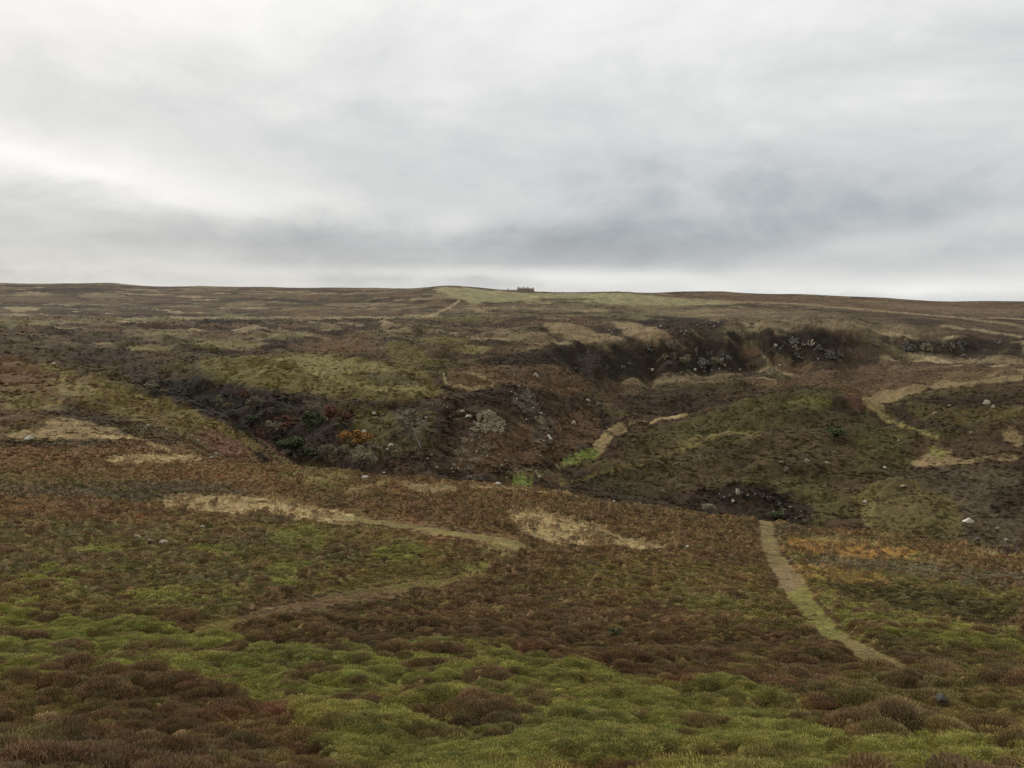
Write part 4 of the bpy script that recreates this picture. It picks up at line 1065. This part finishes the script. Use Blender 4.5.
def outcrop(px, py, wpx, hpx, m, label, seed, n=26, depth=.5, stretch=.5, round_=.0):
    """a face of jointed, weathered blocks leaning into the hillside: one mesh"""
    g = random.Random(seed)
    p, r, ok = ground(px, py)
    W, H = wpx * r / F, hpx * r / F
    bm = bmesh.new()
    D = W * depth
    for k in range(n):
        x = max(-.5, min(.5, g.gauss(0, .24))) * W
        q = g.random()
        zc_ = H * (q * (1 - 2.6 * (x / W) ** 2) - .35 * abs(x / W) + g.uniform(-.08, .08))
        y = D * (q - .5) + g.uniform(-.1, .1) * D
        bw = W * g.uniform(.06, .22); bh = H * g.uniform(.12, .46); bd = D * g.uniform(.25, .5)
        mtx = Matrix.Translation((x, y, zc_)) @ Matrix.Rotation(g.uniform(-.8, .8), 4, 'Z') @ Matrix.Rotation(g.uniform(-.4, .4), 4, 'X') @ Matrix.Rotation(g.uniform(-.45, .45), 4, 'Y') @ Matrix.Diagonal((bw, bd, bh, 1))
        rr = bmesh.ops.create_cube(bm, size=1, matrix=mtx)
    bmesh.ops.bevel(bm, geom=bm.edges[:], offset=min(W, H) * .018, segments=1, affect='EDGES')
    bmesh.ops.triangulate(bm, faces=[f for f in bm.faces if len(f.verts) > 4])
    bmesh.ops.subdivide_edges(bm, edges=bm.edges[:], cuts=2, use_grid_fill=True)
    for v in bm.verts:
        s = min(W, H)
        d = mnoise.noise_vector(v.co / (s * .16) + Vector((seed, 0, 0))) * s * .035
        v.co += d
    me = bpy.data.meshes.new('rock_outcrop'); bm.to_mesh(me); bm.free(); me.materials.append(m)
    o = link(bpy.data.objects.new('rock_outcrop', me))
    o.location = (p.x, p.y, zat(p.x, p.y) - H * .12)
    o.rotation_euler.z = -math.atan2(p.x, p.y) + g.uniform(-.15, .15)
    tag(o, label, 'rock outcrop')
    return o
for a in [
    (487, 428, 32, 18, m_pink, 'large pale outcrop of broken gritstone in the middle of the ravine side', 1, 70, .6),
    (506, 429, 9, 4, m_grey, 'low grey ledge at the right foot of the large pale outcrop', 2, 14, .5),
    (455, 471, 13, 7, m_pink, 'pinkish slab of rock low in the ravine just beyond the brow', 3, 12, .6),
    (471, 478, 12, 4, m_grey, 'flat grey slab in the ravine right of the pinkish slab', 4, 8, .6),
    (482, 479, 8, 5, m_grey, 'rounded grey slab at the right end of the ravine slabs', 5, 8, .6),
    (536, 377, 9, 4, m_pale, 'small pale crag with a dark crack at the top of the right gully', 6, 12, .5),
    (696, 355, 5, 8, m_grey, 'upright grey crag on the left of the escarpment face', 7, 12, .5),
    (708, 355, 5, 8, m_grey, 'upright grey crag just right of its twin on the escarpment face', 8, 12, .5),
    (703, 367, 18, 9, m_grey, 'broad grey crag at the bottom of the escarpment left of the diagonal track', 9, 34, .5),
    (813, 345, 6, 5, m_pale, 'small pale crag high on the second dark face', 10, 9, .5),
    (798, 358, 9, 6, m_grey, 'grey crag at the lower left of the second dark face', 11, 14, .5),
    (820, 350, 10, 5, m_grey, 'long grey ledge across the middle of the second dark face', 12, 14, .5),
    (829, 357, 14, 6, m_grey, 'broad grey ledge at the foot of the second dark face', 13, 20, .5),
    (793, 344, 12, 7, m_grey, 'dark jointed crag at the upper left of the second dark face', 17, 20, .5),
    (849, 353, 6, 5, m_grey, 'squat crag at the right end of the second dark face', 14, 10, .5),
    (874, 345, 7, 5, m_grey, 'dark block crag between the second and third faces', 15, 8, .5),
    (906, 349, 15, 8, m_grey, 'dark flat topped crag at the end of the straw ridge', 16, 20, .5),
    (926, 350, 11, 7, m_pink, 'brown crag with a pale cap right of the flat topped crag', 18, 18, .5),
    (945, 349, 6, 7, m_grey, 'grey columned crag, left one of the three on the third face', 19, 10, .5),
    (952, 350, 5, 7, m_pink, 'pinkish columned crag, middle one of the three on the third face', 20, 9, .5),
    (959, 348, 5, 6, m_grey, 'dark columned crag, right one of the three on the third face', 21, 9, .5),
    (737, 493, 8, 4, m_pale, 'pale ledge along the top of the dark hollow', 22, 12, .5),
    (764, 497, 6, 3.4, m_grey, 'grey ledge at the top right of the dark hollow', 23, 8, .5),
    (784, 514, 8, 7, m_pink, 'large pale crag low in the dark hollow', 24, 12, .5),
    (806, 522, 7, 8, m_pink, 'tall pale crag at the right end of the dark hollow', 25, 12, .5),
    (649, 349, 10, 5, m_grey, 'dark crag under the end of the tan grass tongue', 26, 14, .5)]:
    outcrop(*a)
for (side_, x0_, x1_, y0_, y1_, n_) in [('left face beside the diagonal track', 640, 745, 344, 368, 15), ('left face under the tan tongues', 565, 640, 352, 372, 7), ('second face', 778, 845, 338, 358, 13), ('third face at right', 915, 1000, 343, 353, 11)]:
    for k in range(n_):
        o = outcrop(random.uniform(x0_, x1_), random.uniform(y0_, y1_), random.uniform(3, 8), random.uniform(2.5, 5.5), random.choice([m_grey, m_grey, m_pink]), 'small grey crag on the dark ' + side_, 100 + k * 7 + int(x0_), 8, .5)
        o['group'] = 'small crags of the escarpment, ' + side_
print('outcrops', round(time.time() - T0, 1))

# ------------------------------------------------------------------ trees
def leaf_mat(name, c):
    m, t, b = mat(name)
    a2 = t.nodes.new('ShaderNodeAttribute'); a2.attribute_name = 'shade'
    rg = t.nodes.new('ShaderNodeRGB'); rg.outputs[0].default_value = tuple(s2l(c)) + (1,)
    t.links.new(vscale(t, rg.outputs[0], a2.outputs['Fac']), b.inputs['Base Color'])
    return m
LM = {'grey': leaf_mat('grey_twigs', (128, 118, 98)), 'green': leaf_mat('dull_green_leaves', (88, 94, 68)), 'rust': leaf_mat('rust_leaves', (112, 82, 66)), 'orange': leaf_mat('orange_leaves', (150, 114, 68)),
      'brown': leaf_mat('brown_twigs', (104, 84, 66)), 'lichen': leaf_mat('lichen_twigs', (138, 132, 108))}
bark, tb, bb = mat('bark')
bb.inputs['Base Color'].default_value = (.09, .085, .075, 1)
palebark, tb, bb = mat('pale_dead_wood')
bb.inputs['Base Color'].default_value = (.26, .25, .23, 1)
def tube(bm, a, b, ra, rb, seg=6):
    d = (b - a); q = d.to_track_quat('Z', 'Y')
    r1 = [bm.verts.new(a + q @ Vector((ra * math.cos(t_), ra * math.sin(t_), 0))) for t_ in [2 * math.pi * k / seg for k in range(seg)]]
    r2 = [bm.verts.new(b + q @ Vector((rb * math.cos(t_), rb * math.sin(t_), 0))) for t_ in [2 * math.pi * k / seg for k in range(seg)]]
    for k in range(seg):
        bm.faces.new((r1[k], r1[(k + 1) % seg], r2[(k + 1) % seg], r2[k]))
def tree_meshes(seed, kind, leaves, lsz):
    """unit tree, about 1 high and 1 wide"""
    g = random.Random(seed)
    bm = bmesh.new(); tips = []
    def grow(a, d, ln, rad, lev):
        p_ = a
        for k in range(3):
            d2_ = (d + Vector((g.gauss(0, .16), g.gauss(0, .16), g.gauss(0, .08)))).normalized()
            q_ = p_ + d2_ * ln / 3
            tube(bm, p_, q_, rad * (1 - .22 * k), rad * (1 - .22 * (k + 1)), 5 if lev else 7)
            p_ = q_; d = d2_
            if lev >= 1: tips.append(p_.copy())
        if lev < 3:
            for k in range(g.choice([3, 4]) if lev < 2 else 3):
                a_ = g.uniform(0, 2 * math.pi)
                nd = (d * .7 + Vector((math.cos(a_), math.sin(a_), g.uniform(-.1, .45))) * .8).normalized()
                grow(p_, nd, ln * g.uniform(.6, .8), rad * .5, lev + 1)
    nst = g.choice([1, 2, 3]) if kind in ('grey', 'lichen', 'brown') else 1
    for k in range(nst):
        a_ = g.uniform(0, 6.28)
        grow(Vector((.03 * math.cos(a_), .03 * math.sin(a_), -.05)), Vector((.35 * (nst > 1) * math.cos(a_), .35 * (nst > 1) * math.sin(a_), 1)).normalized(), .30, .028, 0)
    zs = max(v.co.z for v in bm.verts); xs = max(max(abs(v.co.x), abs(v.co.y)) for v in bm.verts)
    for v in bm.verts:
        v.co.z /= zs; v.co.x /= 2 * xs; v.co.y /= 2 * xs
    tr = bpy.data.meshes.new('trunk'); bm.to_mesh(tr); bm.free(); tr.materials.append(bark)
    vs_, fs, sh = [], [], []
    tips = [Vector((t_.x / 2 / xs, t_.y / 2 / xs, t_.z / zs)) for t_ in tips]
    cl = g.sample(tips, min(len(tips), 60))
    csh = [g.uniform(.7, 1.3) for _ in cl]
    for k in range(leaves):
        j_ = g.randrange(len(cl)); c = cl[j_] + Vector((g.gauss(0, .05), g.gauss(0, .05), g.gauss(0, .04)))
        n_ = Vector((g.gauss(0, 1), g.gauss(0, 1), g.gauss(0, 1))).normalized()
        u1 = n_.orthogonal().normalized() * lsz * g.uniform(.6, 1.4); u2 = n_.cross(u1) * (g.uniform(.5, .9) if kind not in ('grey', 'brown', 'lichen') else .22)
        i = len(vs_); vs_ += [c - u1, c - u2, c + u1, c + u2]; fs.append((i, i + 1, i + 2, i + 3))
        sh += [csh[j_] * g.uniform(.7, 1.3)] * 4
    cr = bpy.data.meshes.new('crown'); cr.from_pydata([tuple(v) for v in vs_], [], fs)
    a = cr.attributes.new('shade', 'FLOAT', 'POINT'); a.data.foreach_set('value', sh); cr.materials.append(LM[kind])
    return tr, cr
TP = {k: [tree_meshes(s + 31 * i, k, n_, z_) for s in (1, 2)] for i, (k, n_, z_) in enumerate([('grey', 2000, .045), ('green', 3200, .036), ('rust', 2600, .034), ('orange', 2200, .036), ('brown', 1800, .045), ('lichen', 2100, .045)])}
TREES = [
    (136, 390, 7, 9, 'grey', 'grey bare bush farthest up the ravine, at the foot of the spur crest'),
    (153, 393, 8, 13, 'lichen', 'pale rounded bare tree near the top of the ravine'),
    (165, 398, 6, 8, 'grey', 'small grey bush just below the pale rounded tree'),
    (220, 411, 11, 7, 'lichen', 'narrow pale bare tree standing above the olive spur crest'),
    (228, 414, 8, 7, 'grey', 'low grey tree right of the narrow pale one'),
    (240, 402, 8, 9, 'rust', 'dull rust tree high on the ravine side'),
    (251, 415, 13, 14, 'grey', 'dark grey spreading tree halfway down the upper ravine'),
    (250, 425, 7, 9, 'green', 'small dull green bush behind the spur crest'),
    (273, 440, 14, 16, 'lichen', 'rounded grey green tree beside the red bracken crest'),
    (284, 426, 7, 13, 'rust', 'low rust bush above the rounded grey green tree'),
    (292, 433, 8, 14, 'rust', 'rust brown bush between the green trees of the ravine'),
    (296, 456, 14, 22, 'green', 'broad dull green tree low in the ravine'),
    (306, 425, 9, 10, 'brown', 'brown twiggy bush on the upper ravine side'),
    (313, 441, 20, 18, 'green', 'tall dark green tree left of the rust tree'),
    (318, 420, 12, 12, 'grey', 'grey tree behind the tall dark green tree'),
    (331, 434, 20, 15, 'rust', 'tall rust leaved tree behind the orange one'),
    (342, 428, 11, 12, 'rust', 'smaller rust tree right of the tall rust tree'),
    (343, 450, 13, 13, 'orange', 'orange leaved tree, left one of the orange pair'),
    (357, 449, 14, 18, 'orange', 'bright orange tree near the white boulder'),
    (328, 466, 16, 18, 'grey', 'grey domed tree just beyond the brow, leftmost of three'),
    (341, 468, 17, 18, 'grey', 'grey domed tree just beyond the brow, middle of three'),
    (358, 469, 17, 22, 'lichen', 'wide grey green tree just beyond the brow, right of three'),
    (310, 463, 10, 14, 'green', 'low green bush just beyond the brow below the broad green tree'),
    (376, 459, 10, 13, 'grey', 'dark grey thicket right of the orange trees'),
    (687, 368, 9, 10, 'lichen', 'rounded grey green tree at the foot of the escarpment crag'),
    (715, 368, 8, 9, 'lichen', 'grey green tree right of the broad escarpment crag'),
    (752, 374, 8, 10, 'brown', 'brown bare tree at the end of the pale track under the escarpment'),
    (774, 520, 6, 10, 'green', 'green bush low in the dark hollow'),
    (708, 514, 7, 14, 'lichen', 'grey green bush at the left end of the dark hollow'),
    (836, 442, 10, 14, 'green', 'dark green shrub on the flank of the long hill'),
]
for (px, py, h, w, kind, lab) in TREES:
    p, r, ok = ground(px, py)
    t_ = link(bpy.data.objects.new('tree' if h > 9 else 'bush', None))
    t_.location = (p.x, p.y, zat(p.x, p.y)); t_.rotation_euler.z = random.uniform(0, 6.28)
    t_.scale = (1.6 * w * r / F, 1.6 * w * r / F, 1.35 * h * r / F)
    t_.empty_display_size = .3
    tr_, cr_ = random.choice(TP[kind])
    link(bpy.data.objects.new('trunk', tr_), t_); link(bpy.data.objects.new('crown', cr_), t_)
    tag(t_, lab, 'tree' if h > 9 else 'bush', 'trees of the ravine' if px < 400 else None)
# dead trunk leaning on the ravine side
p, r, ok = ground(421, 447)
bm = bmesh.new(); s = r / F
A0 = Vector((0, 0, 0)); A1 = Vector((-4 * s, .5, 8 * s)); A2 = Vector((-7 * s, 1.2, 13 * s))
tube(bm, A0, A1, .30, .22, 8); tube(bm, A1, A2, .22, .10, 8); tube(bm, A1, A1 + Vector((-5 * s, .4, 1.5 * s)), .12, .05, 6); tube(bm, A1 * .6, A1 * .6 + Vector((3 * s, .3, 3 * s)), .12, .05, 6); tube(bm, A2, A2 + Vector((1.8 * s, .3, 3 * s)), .1, .04, 6)
me = bpy.data.meshes.new('dead_tree'); bm.to_mesh(me); bm.free(); me.materials.append(palebark)
o = link(bpy.data.objects.new('dead_tree', me)); o.location = (p.x, p.y, zat(p.x, p.y) - .2)
tag(o, 'pale dead tree leaning on the ravine side', 'dead tree')
print('trees', round(time.time() - T0, 1))

# ------------------------------------------------------------------ sheep
wool, tb, bb = mat('wool'); bb.inputs['Base Color'].default_value = (.62, .59, .52, 1)
face, tb, bb = mat('dark_face'); bb.inputs['Base Color'].default_value = (.05, .045, .04, 1)
bump = tb.nodes
def sheep_mesh():
    # skeleton: joint, radius; grown into one continuous skin; grazing pose, looking along +X
    pts = [((0, 0, .62), .24), ((-.32, 0, .64), .25), ((-.55, 0, .60), .20), ((.32, 0, .63), .23), ((.50, 0, .66), .15), ((.68, 0, .58), .10), ((.80, 0, .42), .085), ((.88, 0, .27), .075), ((.95, 0, .17), .045),
           ((.40, .13, .42), .085), ((.42, .14, .22), .04), ((.40, .14, .02), .032), ((.40, -.13, .42), .085), ((.34, -.14, .22), .04), ((.36, -.14, .02), .032),
           ((-.50, .14, .42), .10), ((-.56, .15, .24), .045), ((-.52, .15, .02), .034), ((-.50, -.14, .42), .10), ((-.50, -.15, .24), .045), ((-.46, -.15, .02), .034),
           ((-.70, 0, .58), .05), ((-.75, 0, .42), .035), ((.80, .14, .44), .022), ((.80, -.14, .44), .022)]
    ed = [(0, 1), (1, 2), (0, 3), (3, 4), (4, 5), (5, 6), (6, 7), (7, 8), (3, 9), (9, 10), (10, 11), (3, 12), (12, 13), (13, 14), (2, 15), (15, 16), (16, 17), (2, 18), (18, 19), (19, 20), (2, 21), (21, 22), (6, 23), (6, 24)]
    me = bpy.data.meshes.new('sheep_skeleton'); me.from_pydata([p_[0] for p_ in pts], ed, [])
    o = bpy.data.objects.new('sheep_skeleton', me); C.objects.link(o)
    o.modifiers.new('skin', 'SKIN')
    for i, p_ in enumerate(pts):
        me.skin_vertices[0].data[i].radius = (p_[1], p_[1]); me.skin_vertices[0].data[i].use_root = (i == 0)
    sb = o.modifiers.new('sub', 'SUBSURF'); sb.levels = 2; sb.render_levels = 2
    dg = bpy.context.evaluated_depsgraph_get(); dg.update()
    out_ = bpy.data.meshes.new_from_object(o.evaluated_get(dg))
    bpy.data.objects.remove(o)
    out_.name = 'sheep'
    out_.materials.clear(); out_.materials.append(wool); out_.materials.append(face)
    for pl in out_.polygons:
        c = pl.center
        dark = (c.x > .70 and c.z < .52 and abs(c.y) < .3) or c.z < .30
        pl.material_index = 1 if dark else 0
        pl.use_smooth = True
    for v in out_.vertices:
        if v.co.z > .36 and v.co.x < .65:
            v.co += Vector(mnoise.noise_vector(v.co * 9)) * .03
    return out_
sm_ = sheep_mesh()
for (px, py, ang_, sc_, lab) in [(365, 480.5, 10, .95, 'white sheep grazing on the rusty heather left of the tan patch at the brow'),
                                 (384, 474.5, 195, .9, 'white sheep standing on the very edge of the brow'),
                                 (498, 487.5, -20, .9, 'white sheep on the brow right of the tan patch')]:
    p, r, ok = ground(px, py)
    o = link(bpy.data.objects.new('sheep', sm_)); o.scale = (sc_, sc_, sc_ * 1.2)
    # stand on top of the heather: highest ground close by
    o.location = (p.x, p.y, zat(p.x, p.y) + .30); o.rotation_euler.z = R(ang_)
    tag(o, lab, 'sheep', 'sheep on the near slope')

# ------------------------------------------------------------------ the lodge on the skyline
stone, tb, bb = mat('lodge_stone')
tcn = tb.nodes.new('ShaderNodeTexCoord'); br = tb.nodes.new('ShaderNodeTexBrick')
br.inputs['Color1'].default_value = tuple(s2l((168, 152, 136))) + (1,); br.inputs['Color2'].default_value = tuple(s2l((142, 126, 112))) + (1,); br.inputs['Mortar'].default_value = tuple(s2l((140, 124, 112))) + (1,)  # stone colour lightened to include the haze of distance
br.inputs['Scale'].default_value = 1.2
tb.links.new(tcn.outputs['Object'], br.inputs['Vector']); tb.links.new(br.outputs['Color'], bb.inputs['Base Color'])
slate, tb, bb = mat('lodge_slate'); bb.inputs['Base Color'].default_value = tuple(s2l((146, 134, 122))) + (1,)
glass, tb, bb = mat('window_glass'); bb.inputs['Base Color'].default_value = (.03, .03, .035, 1); bb.inputs['Roughness'].default_value = .1; bb.inputs['Specular IOR Level'].default_value = .5
trim, tb, bb = mat('pale_trim'); bb.inputs['Base Color'].default_value = (.4, .38, .34, 1)
def box_obj(name, x0, x1, y0, y1, z0, z1, m, parent):
    bm = bmesh.new(); bmesh.ops.create_cube(bm, size=1, matrix=Matrix.Translation(((x0 + x1) / 2, (y0 + y1) / 2, (z0 + z1) / 2)) @ Matrix.Diagonal((x1 - x0, y1 - y0, z1 - z0, 1)))
    me = bpy.data.meshes.new(name); bm.to_mesh(me); bm.free(); me.materials.append(m)
    return link(bpy.data.objects.new(name, me), parent)
def gable_roof(x0, x1, y0, y1, z0, z1, parent, name='roof'):
    e = .5; ym = (y0 + y1) / 2
    V = [(x0 - e, y0 - e, z0), (x1 + e, y0 - e, z0), (x1 + e, y1 + e, z0), (x0 - e, y1 + e, z0), (x0 - e, ym, z1), (x1 + e, ym, z1)]
    me = bpy.data.meshes.new(name); me.from_pydata(V, [], [(0, 1, 5, 4), (2, 3, 4, 5), (0, 4, 3), (1, 2, 5), (0, 3, 2, 1)]); me.materials.append(slate)
    return link(bpy.data.objects.new(name, me), parent)
p, r, ok = ground(521, 292.5)
u = r / F
lodge = link(bpy.data.objects.new('moorland_lodge', None))
lodge.location = (p.x, p.y, zat(p.x, p.y) - .3); lodge.rotation_euler.z = R(8)
tag(lodge, 'long stone lodge with chimneys standing on the skyline', 'building')
x0, x1 = -3 * u, 13 * u
box_obj('wall', x0, x1 - 5 * u, 0, 9, -1.5, 3.6 * u, stone, lodge)
rf = gable_roof(x0, x1 - 5 * u, 0, 9, 3.6 * u + .01, 5.0 * u, lodge)
box_obj('wall', x1 - 5 * u + .05, x1, -2.5, 11, -1.5, 3.3 * u, stone, lodge)
rf2 = gable_roof(x1 - 5 * u + .6, x1, -2.5, 11, 3.3 * u + .01, 4.5 * u, lodge)
box_obj('wall', -14 * u, x0 - .05, 1, 7, -1.5, 1.9 * u, stone, lodge)
rf3 = gable_roof(-14 * u + .5, x0 - .6, 1, 7, 1.9 * u + .01, 3.0 * u, lodge)
for xx, par, zt in ((x0 + 1.5, rf, 6.2 * u), (x0 + 11, rf, 5.9 * u), (x1 - 5.7 * u, rf, 5.9 * u), (x1 - 1.2, rf2, 5.3 * u), (-13 * u, rf3, 4.2 * u)):
    c = box_obj('chimney', xx - .7, xx + .7, 3.2, 4.8, zt - 2.3 * u, zt, stone, par)
for k in range(6):
    xx = x0 + 2 + k * (x1 - 5 * u - x0 - 4) / 5
    for zz in (1.0, 4.0):
        w = box_obj('window', xx - .7, xx + .7, -.09, -.003, zz, zz + 1.7, trim, lodge)
        box_obj('pane', xx - .55, xx + .55, -.13, -.095, zz + .15, zz + 1.55, glass, w)
for k in range(2):
    xx = x1 - 3.8 * u + k * 2.6 * u
    w = box_obj('window', xx - .8, xx + .8, -2.59, -2.503, 1.5, 4.0, trim, lodge)
    box_obj('pane', xx - .62, xx + .62, -2.63, -2.595, 1.7, 3.8, glass, w)
d = box_obj('door', x0 + 8.4, x0 + 9.6, -.12, -.003, -.1, 2.1, slate, lodge)
for k in range(3):
    xx = -12 * u + k * 4 * u
    w = box_obj('window', xx - .6, xx + .6, .91, .997, 1.0, 2.3, trim, lodge)
    box_obj('pane', xx - .45, xx + .45, .87, .905, 1.15, 2.15, glass, w)
# small green bush in the heather of the near slope
p, r, ok = ground(617, 637)
sh_ = link(bpy.data.objects.new('bush', None)); sh_.location = (p.x, p.y, zat(p.x, p.y)); sh_.scale = (12 * r / F, 12 * r / F, 9 * r / F)
tr_, cr_ = TP['green'][0]
link(bpy.data.objects.new('trunk', tr_), sh_); link(bpy.data.objects.new('crown', cr_), sh_)
tag(sh_, 'small green bush alone in the brown heather of the near slope', 'bush')
print('all', round(time.time() - T0, 1))
